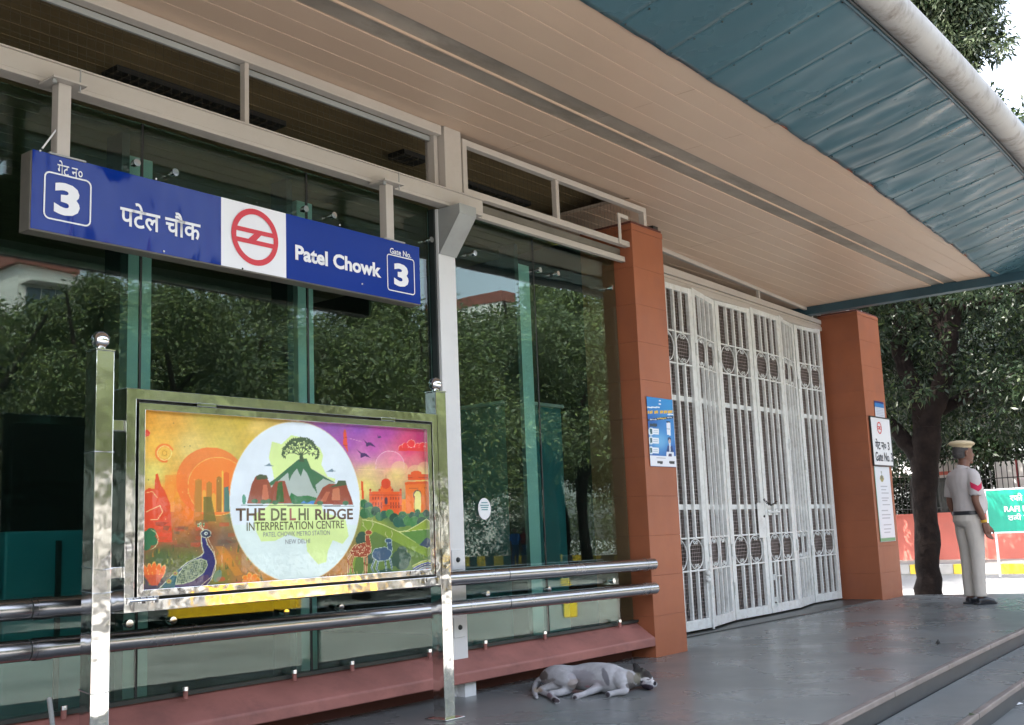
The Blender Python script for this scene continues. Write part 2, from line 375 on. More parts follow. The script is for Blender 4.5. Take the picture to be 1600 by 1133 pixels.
# ================================================================ STATION BUILDING
bld = empty('station_building', 'low metro station building with glass front and wide cream and blue canopy', 'building', (5, 5, 0))
bld.location = (0, 0, 0)
SZ = 3.52                                      # soffit height
m = MB(); m.box(-8, 13.02, 4.2, 14, 3.80, 4.0); m.box(-8, 13.02, 9.6, 9.8, 0, 3.8); m.box(-3.6, -3.4, 1.9, 14, 0, 4.0); m.box(13.04, 13.2, 5.42, 9.8, 0, 3.8)  # unseen left wall, moved in to darken the pillars' left sides
m.build('roof', M['greyboard'], bld)
m = MB(); m.box(-8, 12.5, 1.95, 4.2, 3.86, 3.95); m.build('canopy_slab', M['bluedark'], bld)
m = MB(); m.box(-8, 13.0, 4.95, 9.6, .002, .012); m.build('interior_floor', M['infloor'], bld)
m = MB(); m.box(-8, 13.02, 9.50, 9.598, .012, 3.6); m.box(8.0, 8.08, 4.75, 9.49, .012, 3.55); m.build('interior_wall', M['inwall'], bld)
# interior ceiling seen through the transom mesh: strips, and slotted air outlets
ic = MB(); ic.box(-8, 13, 4.62, 9.49, 3.66, 3.69); icl = ic.build('interior_ceiling', M['gap'], bld)
for i in range(30):
    y = 4.66+i*.15; s = MB(); s.box(-3, 13, y, y+.142, 3.635, 3.65); s.build('ceiling_strip', M['inceil'], icl)
for (x0, x1, y) in ((3.24, 4.45, 5.32), (6.1, 6.98, 5.28), (10.2, 11.6, 5.8), (0.2, 1.6, 5.32), (5.35, 5.6, 5.14)):
    s = MB(); s.box(x0, x1, y, y+.16, 3.60, 3.634, 1)
    n = int((x1-x0)/.07)
    for i in range(n): s.box(x0+i*.07, x0+i*.07+.012, y+.005, y+.155, 3.592, 3.6005, 0)
    s.build('air_outlet', [M['wiredark'], M['black']], bld)
# soffit
soffit = MB(); 
def blue_y(x): return 2.84+(.0053*(x-4)**2 if x > 4 else 0)
pts = [x for x in np.arange(-8, 12.56, .5)]+[12.55]
soffit.prism([(x, blue_y(x), SZ+.012) for x in pts]+[(12.55, 4.56, SZ+.012), (-8, 4.56, SZ+.012)], (0, 0, .02)); soffit.box(7.2, 12.55, 4.561, 5.6, SZ+.012, SZ+.032)
sof = soffit.build('soffit', M['gap'], bld)
lines = [2.70, 2.846, 2.99, 3.133, 3.281, 3.433, 3.590, 3.727, 3.867, 4.02, 4.17, 4.32, 4.47, 4.62, 4.77, 4.92, 5.07, 5.22, 5.37, 5.52]
for i in range(len(lines)-1):
    y0, y1 = lines[i]+.0018, lines[i+1]-.0018; grey = i in (6, 7)
    jx = [-8, -4.6, -1.2, 2.2, 5.62+(.0 if i > 8 else .9*(i % 2)), 8.9 if i > 8 else 9.3, 12.53]
    if lines[i] > 4.4: jx = [7.2, 8.9, 12.53]
    for a, b in zip(jx[:-1], jx[1:]):
        xs_ = [a+.0008+(b-a-.0016)*t/6 for t in range(7)]
        if all(blue_y(x)+.004 >= y1-.002 for x in xs_): continue
        lo = [max(y0, min(blue_y(x)+.006, y1-.002)) for x in xs_]
        zz = SZ+(.010 if grey else 0)+random.uniform(-.0006, .0006)
        s = MB(); s.prism([(x, yy, zz) for x, yy in zip(xs_, lo)]+[(x, y1, zz) for x in xs_[::-1]], (0, 0, .008 if not grey else .003))
        s.build('soffit_board', M['greyboard'] if grey else M['cream'], sof, bevel=.002)
# pale central bead in the grey band
s = MB(); s.box(-8, 12.5, 3.723, 3.732, SZ-.004, SZ+.011); s.build('bead', M['cream'], sof)
# rusty seam along the curved edge
s = MB(); s.tube([(x, blue_y(x)+.001, SZ-.001) for x in pts], .0055, 6); s.build('edge_seam', M['rust'], bld)
# blue sheets rising outwards
fas = MB(); 
def out_y(x): return 1.985+(.0075*(x-5.6)**2 if x > 5.6 else 0)
def fz(x, y): return SZ+.23*(blue_y(x)-y)
f = MB(); xs_ = [-8+i*.5 for i in range(42)]; xs_ = [x for x in xs_ if x < 12.5]+[12.5]
vs = [(x, blue_y(x), fz(x, blue_y(x))+.02) for x in xs_]+[(x, out_y(x), fz(x, out_y(x))+.02) for x in xs_]
n = len(xs_); f.add(vs, [(i, i+1, n+i+1, n+i) for i in range(n-1)]); fo = f.build('fascia', M['bluedark'], bld)
x = -8.0+.06; i = 0
def buckle(u, v, k):
    amp = .004+.008*min(1, max(0, (x-5.2)/2.2))
    w = k+u; s = mnoise.noise(Vector((w*2.6, v*1.0, .5)))*1.5+.7*mnoise.noise(Vector((w*4.7, v*1.8, 3)))
    return amp*s
while x < 12.5:
    x1 = min(x+.4635, 12.53); nu, nv = 14, 26; g = []
    for v in range(nv+1):
        for u in range(nu+1):
            xx = x+(x1-x)*u/nu; yy = blue_y(xx)+(out_y(xx)-blue_y(xx))*v/nv
            g.append((xx, yy, fz(xx, yy)-.012+buckle(u/nu, v/nv*2, i)-.0004*((i % 2))))
    q = np.array([[v*(nu+1)+u, v*(nu+1)+u+1, (v+1)*(nu+1)+u+1, (v+1)*(nu+1)+u] for v in range(nv) for u in range(nu)])
    sh = link('fascia_sheet', np_mesh('fascia_sheet', np.array(g), q, M['blue'], True), fo)
    sd = sh.modifiers.new('thickness', 'SOLIDIFY'); sd.thickness = .0015
    x = x1; i += 1
# screws along the sheet edges
sc = MB()
for k in range(44):
    xx = -8+.06+k*.4635+.02
    if xx > 12.4: break
    for v in (.03, .2, .4, .6, .8, .96):
        yy = blue_y(xx)+(out_y(xx)-blue_y(xx))*v; zc = fz(xx, yy)-.016; sc.ball((xx, yy, zc), .006, 6, 4)
o = sc.build('rivet', M['dark'], bld); o['kind'] = 'stuff'
# end beam and closing plate of the canopy
m = MB(); m.box(12.53, 12.66, 1.9, 5.75, 3.425, SZ); m.build('end_beam', M['bluedark'], bld, bevel=.004)
m = MB(); m.prism([(12.54, 4.2, SZ), (12.54, 1.9, SZ), (12.54, 1.9, 3.95), (12.54, 4.2, 3.95)], (.1, 0, 0)); m.build('end_plate', M['blue'], bld)
# round gutter pipe along the outer edge with flashing
gp = [x for x in np.arange(-8, 12.7, .4)]
GR = .098
def gut(x): return (x, out_y(x)-.095, fz(x, out_y(x))+.035)
m = MB(); m.tube([gut(x) for x in gp], GR, 28); m.build('gutter_pipe', M['gutter'], bld, smooth=True)
m = MB(); m.tube([(x, out_y(x)+.012, fz(x, out_y(x))-.028) for x in gp], .013, 8); m.build('flashing', M['bluedark'], bld, smooth=True)
m = MB(); m.tube([(x, out_y(x)-.012, fz(x, out_y(x))-.032) for x in gp], .010, 8); m.build('flashing', M['dark'], bld, smooth=True)

# ---------------------------------------------------------------- steel frame in front of the glass
fr = empty('steel_frame', 'white painted steel beam and post framing the glass front beside the sign', 'steel frame')
YB = 4.44                                      # front of the beam
m = MB()
m.box(-4, 5.345, YB, YB+.006, 3.012, 3.095); m.box(-4, 5.345, YB-.012, YB+.085, 3.095, 3.103); m.box(-4, 5.345, YB-.002, YB+.085, 2.992, 3.012)
m.box(-4, 5.345, YB+.079, YB+.085, 3.012, 3.095)
m.build('beam', M['white'], fr, bevel=.003)
m = MB(); m.box(5.0, 5.158, 4.53, 4.62, 0, 2.99); m.build('post', M['postwhite'], fr, bevel=.003)
m = MB(); m.box(5.0, 5.158, 4.45, 4.62, 3.104, SZ-.002); m.build('post', M['white'], fr, bevel=.003)
m = MB(); m.box(4.955, 4.99, 4.5, 4.56, 3.105, 3.515); m.build('post', M['white'], fr, bevel=.002)
for (a, b) in ((4.985, 4.999), (5.160, 5.178)):
    m = MB(); m.box(a, b, 4.55, 4.60, .27, 2.99); m.build('gasket', M['dark'], fr)
# bracket under the beam end: two gussets with a sloping flange
for x0 in (5.005, 5.153):
    m = MB(); m.prism([(x0, 4.529, 2.988), (x0, 4.35, 2.988), (x0, 4.35, 2.93), (x0, 4.529, 2.70)], (.007, 0, 0)); m.build('gusset', M['greysteel'], fr, bevel=.001)
m = MB(); m.prism([(5.0, 4.350, 2.93), (5.0, 4.529, 2.70), (5.0, 4.522, 2.695), (5.0, 4.343, 2.925)], (.16, 0, 0))
m.box(5.0, 5.16, 4.343, 4.3495, 2.926, 2.988); m.build('flange', M['greysteel'], fr, bevel=.001)
# bolt plates on the post by the rails
for z in (.80, .40):
    m = MB(); m.box(5.03, 5.13, 4.522, 4.5295, z-.06, z+.06); m.ball((5.08, 4.52, z), .016, 10, 6, 1); m.build('bolt_plate', [M['postwhite'], M['dark']], fr, bevel=.004)

# transom windows with wire mesh
def wire_grid(x0, x1, z0, z1, y, pitch, r, zx=None):
    m = MB(); n = int((x1-x0)/pitch)
    for i in range(1, n): m.bar((x0+i*pitch, y, z0), (x0+i*pitch, y, z1), r, r, (0, 1, 0))
    n = int((z1-z0)/pitch)
    for i in range(1, n): m.bar((x0, y-r, z0+i*pitch), (x1, y-r, z0+i*pitch), r, r)
    return m
tw = empty('transom_window', 'long transom window with fine wire mesh above the sign beam', 'window')
m = MB(); m.box(-4, 4.985, 4.46, 4.52, 3.455, SZ-.003); m.build('frame', M['white'], tw, bevel=.003)
m = MB(); m.box(-4, 4.95, 4.53, 4.545, 3.425, 3.455); m.build('track', M['greysteel'], tw)
for x0 in (3.462, 1.3, -.9):
    m = MB(); m.box(x0, x0+.028, 4.47, 4.51, 3.104, 3.454); m.build('mullion', M['white'], tw, bevel=.002)
for a, b in ((-3.9, -.9), (-.872, 1.3), (1.33, 3.462), (3.49, 4.95)):
    wire_grid(a, b, 3.10, 3.50, 4.56, .046, .0011).build('wire_mesh', M['wiredark'], tw)
tw2 = empty('transom_window', 'white framed transom window between the bare white post and the orange pillar', 'window')
def frame_rect(x0, x1, z0, z1, t, y0, y1):
    return MB().ring([(x0, y0, z0), (x1, y0, z0), (x1, y0, z1), (x0, y0, z1)], [(x0+t, y0, z0+t), (x1-t, y0, z0+t), (x1-t, y0, z1-t), (x0+t, y0, z1-t)], (0, y1-y0, 0))
frame_rect(5.185, 7.42, 3.115, 3.487, .042, 4.46, 4.51).build('frame', M['white'], tw2, bevel=.003)
m = MB(); m.box(6.20, 6.238, 4.465, 4.505, 3.157, 3.445); m.build('mullion', M['white'], tw2, bevel=.002)
m = MB(); m.box(6.985, 7.02, 4.452, 4.4595, 3.116, 3.36); m.box(7.02, 7.13, 4.452, 4.4595, 3.33, 3.36); m.build('mullion', M['white'], tw2, bevel=.001)
wire_grid(5.23, 6.2, 3.15, 3.45, 4.54, .046, .0011).build('wire_mesh', M['wiredark'], tw2)
wire_grid(6.24, 7.38, 3.15, 3.45, 4.54, .046, .0011).build('wire_mesh', M['wiredark'], tw2)
m = MB(); m.box(5.36, 7.13, 4.50, 4.54, 3.0, 3.042); m.build('rail', M['white'], tw2, bevel=.003)
m = MB(); m.box(5.19, 7.13, 4.545, 4.60, 3.043, 3.114); m.build('backing', M['signbox'], tw2)
# between the pillars, over the gate: header and transom
hd = empty('gate_header', 'cream steel header and track above the white folding gates', 'header')
HL, HR = Vector((8.45, 5.05, 0)), Vector((13.03, 5.40, 0))
def hbar(name, za, zb, zc, zd, th=.05, off=0, mt='white'):
    m = MB(); a, b = HL+Vector((0, off, 0)), HR+Vector((0, off, 0)); v = Vector((0, th, 0))
    vs = [(a.x, a.y, za), (b.x, b.y, zc), (b.x, b.y, zd), (a.x, a.y, zb)]; m.prism(vs, v); return m.build(name, M[mt], hd, bevel=.003)
hbar('header_bar', 3.165, 3.225, 3.285, 3.335); hbar('header_bar', 3.233, 3.262, 3.341, 3.366, .04, .01); hbar('header_bar', 3.27, 3.345, 3.372, 3.425, .05)
hbar('header_backing', 3.16, 3.35, 3.29, 3.42, .02, .08, 'signbox')
hbar('header_bar', 3.475, 3.517, 3.485, 3.517, .04)
for t in (.045, .56, .93):
    p = HL.lerp(HR, t); z0 = 3.345+.08*t; m = MB(); m.box(p.x-.018, p.x+.018, p.y, p.y+.03, z0, 3.476); m.build('mullion', M['white'], hd, bevel=.002)

# ---------------------------------------------------------------- glass front
YG = 4.585
gf = empty('glass_wall', 'dark green glass front wall with steel stud fixings behind the display board', 'glass wall')
joints = [-3.3, -2.25, -1.2, -.15, .90, 1.92, 2.937, 3.977, 4.984]
panes = [(joints[i], joints[i+1]) for i in range(len(joints)-1)]+[(5.18, 6.053), (6.053, 7.10)]
for k, (a, b) in enumerate(panes):
    top = 3.0 if b < 5.1 else 3.02
    m = MB(); m.box(a+.006, b-.006, YG, YG+.012, .275, top); m.build('glass_pane', M['glass'], gf)
for x in joints[1:-1]+[6.053]:
    m = MB(); m.box(x-.0055, x+.0055, YG+.001, YG+.011, .275, 3.0); m.build('seal', M['black'], gf)
    m = MB(); m.box(x-.012, x+.03, YG+.16, YG+.30, .0, 3.0); m.build('glass_fin', M['dark'], gf)
m = MB(); m.box(-3.3, 7.13, YG-.02, YG+.04, .255, .274); m.build('sill_channel', M['dark'], gf)
studs = [(212, 255), (272, 270), (476, 327), (520, 337), (672, 375), (740, 396), (842, 422), (870, 428), (955, 450), (200, 975), (268, 970),
         (445, 958), (531, 950), (685, 935), (760, 928), (856, 921), (957, 908)]
for (px, py) in studs:
    p = at(px, py, 1, YG-.03); m = MB(); m.cyl((p.x, YG-.045, p.z), (p.x, YG-.02, p.z), .019, 14); m.cyl((p.x, YG-.02, p.z), (p.x, YG, p.z), .011, 10)
    m.build('stud', M['mirror'], gf, smooth=True)
for (px, py) in [(290, 1068), (460, 1045), (550, 1031), (671, 1013), (758, 1000), (851, 985), (968, 969), (100, 1090)]:
    p = at(px, py, 1, YG-.045); z = .275; m = MB(); m.cyl((p.x, YG-.045, z-.03), (p.x, YG-.045, z+.006), .012, 10, 1); m.cyl((p.x, YG-.045, z+.006), (p.x, YG-.045, z+.024), .015, 12)
    m.build('stud', [M['mirror'], M['sill']], gf, smooth=True)

# interior posts, counter, cabinets
for i, (px, w_) in enumerate(((203, .165), (468, .12), (814, .135))):
    p = at(px, 560, 1, 4.98); t = empty('interior_post', ['pale square post behind the first glass joint, left', 'pale square post inside the glass under the gate sign', 'tall pale square post inside the right hand panes',
        'pale square post inside the glass beside the bare white post'][i], 'post', (p.x, 4.98, 0), 0, 'posts inside the glass front')
    m = MB(); m.box(-w_/2, w_/2, -.06, .06, .013, 2.93 if i == 2 else 2.96); m.build('shaft', M['incol'], t, bevel=.004)
    m = MB(); m.box(-w_/2-.03, w_/2+.03, -.09, .09, .013, .03); m.build('base_plate', M['incol'], t)
t = empty('cabinet', 'teal cabinet inside the glass behind the left end of the display board', 'cabinet', (2.95, 5.5, 0))
m = MB(); m.box(-.28, .28, -.2, .2, .013, 1.05); m.build('body', M['teal'], t, bevel=.01); m = MB(); m.box(-.02, .005, -.215, -.2, .1, 1.0); m.build('door_gap', M['dark'], t)
t = empty('cabinet', 'tall teal ticket booth inside the right hand glass panes', 'cabinet', (7.35, 5.9, 0))
m = MB(); m.box(-.35, .35, -.3, .3, .013, 2.0); m.build('body', M['teal'], t, bevel=.01); m = MB(); m.box(-.37, .37, -.32, .32, 2.0, 2.03); m.build('top', M['incol'], t, bevel=.005)
t = empty('counter_rail', 'thin pale handrail inside the glass at far left', 'rail', (2.0, 5.6, 0))
m = MB(); m.cyl((-2.5, 0, 1.0), (.95, 0, 1.0), .02, 12); m.build('rail_tube', M['incol'], t, smooth=True)
for x in (-2.2, -.6, .8): m = MB(); m.cyl((x, 0, .013), (x, 0, .98), .015, 10); m.build('upright', M['incol'], t, smooth=True)
t = empty('notice_board', 'small brownish pink notice board inside the glass below the oval sticker', 'notice board', (6.15, 5.5, 0))
m = MB(); m.box(-.10, .10, -.01, .01, .86, .98); m.build('panel', M['sill'], t); m = MB(); m.box(-.012, .012, -.01, .01, .013, .86); m.build('stand', M['iron'], t)
# oval sticker on the glass
p = at(757, 795, 1, YG-.002); m = MB(); m.prism([(p.x+.062*math.cos(a), YG-.003, p.z+.068*math.sin(a)) for a in np.linspace(0, 2*math.pi, 33)[:-1]], (0, .002, 0))
o = m.build('sticker', M['paper']); tag(o, 'white oval sticker on the lower left of the right hand glass pane', 'sticker')
for k, (dz, hw) in enumerate(((.038, .03), (.022, .042), (.008, .036), (-.006, .03))):
    m = MB(); m.box(p.x-hw, p.x+hw, YG-.0042, YG-.0034, p.z+dz-.003, p.z+dz+.003); m.build('print_line', M['teal'], o)

# ---------------------------------------------------------------- red sill apron
sl_ = empty('sill_apron', 'red painted concrete apron running below the glass', 'sill')
m = MB(); prof = [(4.60, .262), (4.435, .150), (4.43, .142), (4.43, .086), (4.60, .086)]
m.prism([(-4, y, z) for y, z in prof], (11.135, 0, 0)); sob = m.build('apron', M['sill'], sl_, bevel=.006)
m = MB(); m.box(-4, 7.1, 4.62, 4.66, 0, .26); m.build('recess', M['joint'], sl_)
m = MB(); m.box(5.05, 5.15, 4.47, 4.60, 0, .085); m.build('foot', M['postwhite'], sl_)

# ---------------------------------------------------------------- pillars
def pillar(label, x0, x1, y0, y1, H, cap, n):
    t = empty('pillar', label, 'pillar', (x0, y0, 0)); W, D = x1-x0, y1-y0
    m = MB(); m.box(.004, W-.004, .004, D-.004, 0, H-.01); m.build('core', M['joint'], t)
    hs = (H-cap)/n
    for k in range(n):
        z0 = k*hs+.0006; z1 = (k+1)*hs-.0008; j = random.uniform(0, .0006)
        m = MB(); m.box(-j, W+j, -j, D+j, z0, z1); m.build('cladding_slab', M['terra'], t, bevel=.0012)
    m = MB(); z = H-cap+.001
    lo = [(-.004, -.004, z), (W+.004, -.004, z), (W+.004, D+.004, z), (-.004, D+.004, z)]
    mid = [(a, b, H-.035) for a, b, _ in lo]; top = [(.03, .03, H), (W-.03, .03, H), (W-.03, D-.03, H), (.03, D-.03, H)]
    m.add(lo+mid+top, [(3, 2, 1, 0), (8, 9, 10, 11)]+[(i, (i+1) % 4, 4+(i+1) % 4, 4+i) for i in range(4)]+[(4+i, 4+(i+1) % 4, 8+(i+1) % 4, 8+i) for i in range(4)])
    m.build('cap', M['terra'], t, bevel=.002); return t
pillar('terracotta clad pillar with a blue poster beside the glass front', 7.143, 7.60, 4.437, 4.93, 3.335, .08, 11)
pillar('terracotta clad pillar with the white gate number board by the tree', 13.02, 13.70, 4.935, 5.44, 3.50, .07, 11)
# clutter between the far pillar top and the canopy
t = empty('conduit', 'dusty conduit and stub post on top of the far pillar', 'conduit', (13.1, 5.2, 3.5))
m = MB(); m.cyl((-.25, .2, .03), (.5, -.1, .05), .025, 10); m.build('pipe', M['greysteel'], t, smooth=True); m = MB(); m.cyl((.05, -.05, -.01), (.05, -.05, .12), .03, 10); m.build('stub', M['greysteel'], t, smooth=True)

# ================================================================ FOLDING GATES
def gate_leaf(gt, p0, p1, H, extra=None):
    """one steel leaf from p0 to p1 (floor points), height H; bars and scroll work are its sub-parts"""
    p0 = Vector((p0[0], p0[1], 0)); p1 = Vector((p1[0], p1[1], 0)); W = (p1-p0).length; ang = math.atan2(p1.y-p0.y, p1.x-p0.x)
    T = .036; S_ = .076
    m = MB(); m.box(0, S_, 0, T, .03, H); m.box(W-S_, W, 0, T, .03, H); m.box(S_, W-S_, .001, T-.001, H-.055, H-.001); m.box(S_, W-S_, .001, T-.001, .031, .12)
    f = m.build('leaf', M['gate'], gt, bevel=.003); f.location = (p0.x, p0.y, 0); f.rotation_euler = (0, 0, ang)
    zo = [(.55, .84), (H*.765, H*.765+.30)]; zc = [1.12, H*.665]
    inner = W-2*S_
    nb = 3 if inner > .5 else 2
    xs = [S_+inner*(i+1)/(nb+1) for i in range(nb)]; mid = xs[nb//2]
    segs = [(.12, zo[0][0]), (zo[0][1], zo[1][0]), (zo[1][1], H-.055)]
    for x in xs:
        for (a, b) in ([(.12, H-.055)] if x == mid else segs):
            b_ = MB(); b_.box(x-.0125, x+.0125, -.004, .027, a, b); o = b_.build('bar', M['gate'], f, bevel=.002)
    for z in [z for q in zo for z in q]:
        b_ = MB(); b_.box(S_, W-S_, .004, .026, z-.007, z+.007); b_.build('cross_bar', M['gate'], f)
    for z in zc:
        b_ = MB(); b_.box(S_, W-S_, .0275, .033, z-.024, z+.024); b_.build('cross_bar', M['gate'], f)
    # scrolls
    spans = [(S_, mid-.01), (mid+.01, W-S_)]
    for (za, zb) in zo:
        for (xa, xb) in spans:
            cx, cz = (xa+xb)/2, (za+zb)/2; rx, rz = (xb-xa)/2*.93, (zb-za)/2*.93; s = MB()
            s.tube([(cx+rx*math.cos(t), .015, cz+rz*math.sin(t)) for t in np.linspace(0, 2*math.pi, 25)[:-1]], .0055, 5, closed=True)
            for sx in (-1, 1):
                for sz in (-1, 1):
                    q = [(cx+sx*(.022+.020*(1-t/8)*math.cos(t*1.1)), .013, cz+sz*(rz-.035)+sz*.022*(1-t/8)*math.sin(t*1.1)) for t in np.linspace(0, 6, 14)]
                    s.tube(q, .0045, 4)
            s.build('scroll', M['gate'], f)
    # woven wire mesh behind the bars
    s = MB(); pitch = .034; n = int(inner/pitch)
    for i in range(1, n+1): s.bar((S_+i*inner/(n+1), .036, .1), (S_+i*inner/(n+1), .036, H-.05), .0036, .003, (0, 1, 0))
    n = int((H-.15)/pitch)
    for i in range(1, n+1): z = .1+i*(H-.15)/(n+1); s.bar((S_-.01, .039, z), (W-S_+.01, .039, z), .003, .0036)
    s.build('wire_mesh', M['wire'], f)
    return f, W
gt = empty('folding_gate', 'closed white folding grille gates with scrollwork between the two terracotta pillars', 'gate', (8.4, 5.0, 0)); gt.location = (0, 0, 0)
HG = lambda x: 3.16+.13*(x-8.45)/4.5
LV = [((8.42, 5.045), (9.145, 5.05)), ((9.165, 5.055), (9.86, 5.20)), ((9.885, 5.205), (10.68, 5.215)), ((10.70, 5.215), (11.47, 5.25)), ((11.49, 5.255), (12.17, 5.40)), ((12.19, 5.395), (12.90, 5.375))]
leaves = []
for a, b in LV: leaves.append(gate_leaf(gt, a, b, HG(b[0])))
def lz(px, py, x, y):       # height above the floor of a photo pixel at ground spot x,y
    d = ray(px, py); return EYE.z+d.z*math.hypot(x, y)/math.hypot(d.x, d.y)
# hinges, bolts, lock plate, chain on the gates
for (i, hs) in ((1, (2.6, 1.7, .72, .35)), (2, (2.62, 1.75, .70, .33)), (4, (2.7, 1.8, .7)), (5, (2.55, 1.6, .62))):
    x = LV[i][0][0]-.01; y = LV[i][0][1]-.014
    for z in hs: m = MB(); m.cyl((x, y, z-.06), (x, y, z+.06), .011, 8); m.build('hinge', M['gate'], gt, smooth=True)
f3 = leaves[2][0]; W3 = leaves[2][1]; f4 = leaves[3][0]
m = MB(); m.box(W3-.17, W3+.0, -.006, -.001, .80, 1.16); m.build('lock_plate', M['gate'], f3, bevel=.002)
m = MB(); m.cyl((W3-.03, -.012, 1.02), (W3-.03, -.001, 1.02), .014, 10); m.build('keyhole', M['black'], f3)
m = MB(); m.cyl((.03, -.02, 1.06), (.33, -.02, 1.06), .011, 8); m.box(.05, .13, -.012, -.001, 1.03, 1.09); m.box(.24, .30, -.012, -.001, 1.03, 1.09); m.build('sliding_bolt', M['gate'], f4, smooth=True)
m = MB(); m.cyl((.10, -.018, .10), (.10, -.018, .55), .009, 8); m.box(.07, .13, -.011, -.001, .14, .19); m.box(.07, .13, -.011, -.001, .36, .42); m.cyl((.10, -.02, .40), (.19, -.045, .40), .007, 6); m.build('floor_bolt', M['gate'], f4, smooth=True)
m = MB(); m.cyl((leaves[0][1]-.03, -.016, .02), (leaves[0][1]-.03, -.016, .62), .011, 8); m.ball((leaves[0][1]-.085, -.02, .52), .026, 10, 6); m.ball((leaves[0][1]-.085, -.02, .46), .024, 10, 6); m.build('floor_bolt', M['gate'], leaves[0][0], smooth=True)
# rusty chain
ch = MB(); pa = Vector((10.60, 5.17, 1.19)); pb_ = Vector((10.90, 5.18, 1.17))
for k in range(12):
    t = k/11; c = pa.lerp(pb_, t)+Vector((0, 0, -.045*math.sin(math.pi*t))); a = 0 if k % 2 else math.pi/2
    ch.tube([(c.x+.017*math.cos(q), c.y+.009*math.sin(q)*math.cos(a), c.z+.009*math.sin(q)*math.sin(a)) for q in np.linspace(0, 2*math.pi, 9)[:-1]], .0038, 5, closed=True)
o = ch.build('chain', M['rust'], None, smooth=True); tag(o, 'rusty chain looped round the meeting stiles of the white gate', 'chain')
o.data.materials[0] = M['bark']

# ================================================================ RAILING
rl = empty('guard_rail', 'double tube brushed steel guard rail running along the glass front', 'railing', (0, 0, 0))
YR = 4.36
def rail_pt(px, py): return at(px, py, 1, YR)
A1, B1 = rail_pt(0, 955), rail_pt(1000, 883); A2, B2 = rail_pt(0, 1020), rail_pt(1005, 921)
ends = []
for (A, B) in ((A1, B1), (A2, B2)):
    d = (B-A).normalized(); A_ = A-d*5; B = A+d*((7.045-A.x)/d.x)
    js = [A_, A+d*((2.30-A.x)/d.x), A+d*((5.33-A.x)/d.x), B]
    for a, b in zip(js[:-1], js[1:]): m = MB(); m.cyl(a+d*.003, b-d*.003, .043, 28); m.build('rail_tube', M['steel'], rl, smooth=True)
    for q in js[1:3]: m = MB(); m.cyl(q-d*.007, q+d*.007, .0415, 24); m.build('joint_ring', M['dark'], rl, smooth=True)
    for x in (2.36, 2.60): q = A+d*((x-A.x)/d.x); m = MB(); m.cyl(q-d*.035, q+d*.035, .046, 24); m.build('collar', M['steel'], rl, smooth=True)
    for x in (6.93,): q = A+d*((x-A.x)/d.x); m = MB(); m.cyl(q-d*.004, q+d*.004, .0455, 24); m.build('joint_ring', M['steel'], rl, smooth=True)
    m = MB(); m.ball(B, .043, 20, 12, sc=(.55, 1, 1)); m.build('end_cap', M['steel'], rl, smooth=True)
    q = A+d*((5.22-A.x)/d.x); m = MB(); m.cyl(q, (5.09, 4.53, q.z), .02, 10); m.build('bracket', M['dark'], rl, smooth=True)
    q = B-Vector((.10, 0, 0)); m = MB(); m.cyl(q, (7.142, 4.55, q.z), .03, 10); m.build('bracket', M['dark'], rl, smooth=True)
# small floor pipe at far left foreground
t = tag(MB().tube([at(77, 1092, 1, 4.35), at(80, 1115, 1, 4.3), at(84, 1150, 1, 4.25)], .010, 10).build('conduit', M['greysteel'], None, smooth=True), 'thin grey conduit stub in front of the red apron at far left', 'conduit')

# ================================================================ DISPLAY BOARD
YD = 4.024
db = empty('display_board', 'polished steel display board on two square posts holding a colourful printed poster', 'display board', (0, 0, 0))
posts = []
for k, (x0, zt) in enumerate(((2.380, 1.742), (4.462-.077, 1.722))):
    m = MB(); m.box(x0, x0+.080, YD, YD+.080, 0.004, zt); o = m.build('post', M['mirror'], db, bevel=.003); posts.append(o)
    m = MB(); m.box(x0-.003, x0+.083, YD-.003, YD+.083, zt, zt+.006); m.build('cap', M['mirror'], o, bevel=.001)
    m = MB(); m.cyl((x0+.04, YD+.04, zt+.006), (x0+.04, YD+.04, zt+.016), .022, 16); m.ball((x0+.04, YD+.04, zt+.047), .037, 24, 16); m.build('finial', M['chrome'], o, smooth=True)
    m = MB(); m.box(x0-.035, x0+.115, YD-.035, YD+.115, .001, .007); m.build('base_plate', M['mirror'], o, bevel=.001)
X0, X1, Z0, Z1 = 2.517, 4.320, .690, 1.602
tl_, tr_, bl_, br_ = at(196, 602, 1, YD), at(684, 650, 1, YD), at(196, 961, 1, YD), at(692, 912, 1, YD)
X0 = (tl_.x+bl_.x)/2; X1 = (tr_.x+br_.x)/2-.002; Z0 = (bl_.z+br_.z)/2; Z1 = (tl_.z+tr_.z)/2
FT = .045
frame_rect(X0, X1, Z0, Z1, FT, YD, YD+.10).build('outer_frame', M['mirror'], db, bevel=.002)
m = MB(); m.box(X0+.01, X1-.01, YD+.085, YD+.098, Z0+.01, Z1-.01); m.build('back_panel', M['greysteel'], db)
g = FT+.012
frame_rect(X0+g, X1-g, Z0+g, Z1-g, .030, YD-.002, YD+.05).build('door_frame', M['mirror'], db, bevel=.002)
g2 = g+.030
m = MB(); m.box(X0+FT, X1-FT, YD+.055, YD+.06, Z0+FT, Z1-FT); m.build('inner_panel', M['dark'], db)
PX0, PX1, PZ0, PZ1 = X0+g2-.004, X1-g2+.004, Z0+g2-.004, Z1-g2+.004
YP = YD+.022
# brackets to the posts
for (px, py, xa, xb) in ((186, 664, 2.461, X0-.001), (186, 895, 2.461, X0-.001), (690, 700, X1+.001, 4.384), (694, 874, X1+.001, 4.384)):
    z = at(px, py, 1, YD).z; m = MB(); m.box(xa, xb, YD+.012, YD+.052, z-.022, z+.022); m.build('bracket', M['mirror'], db, bevel=.002)
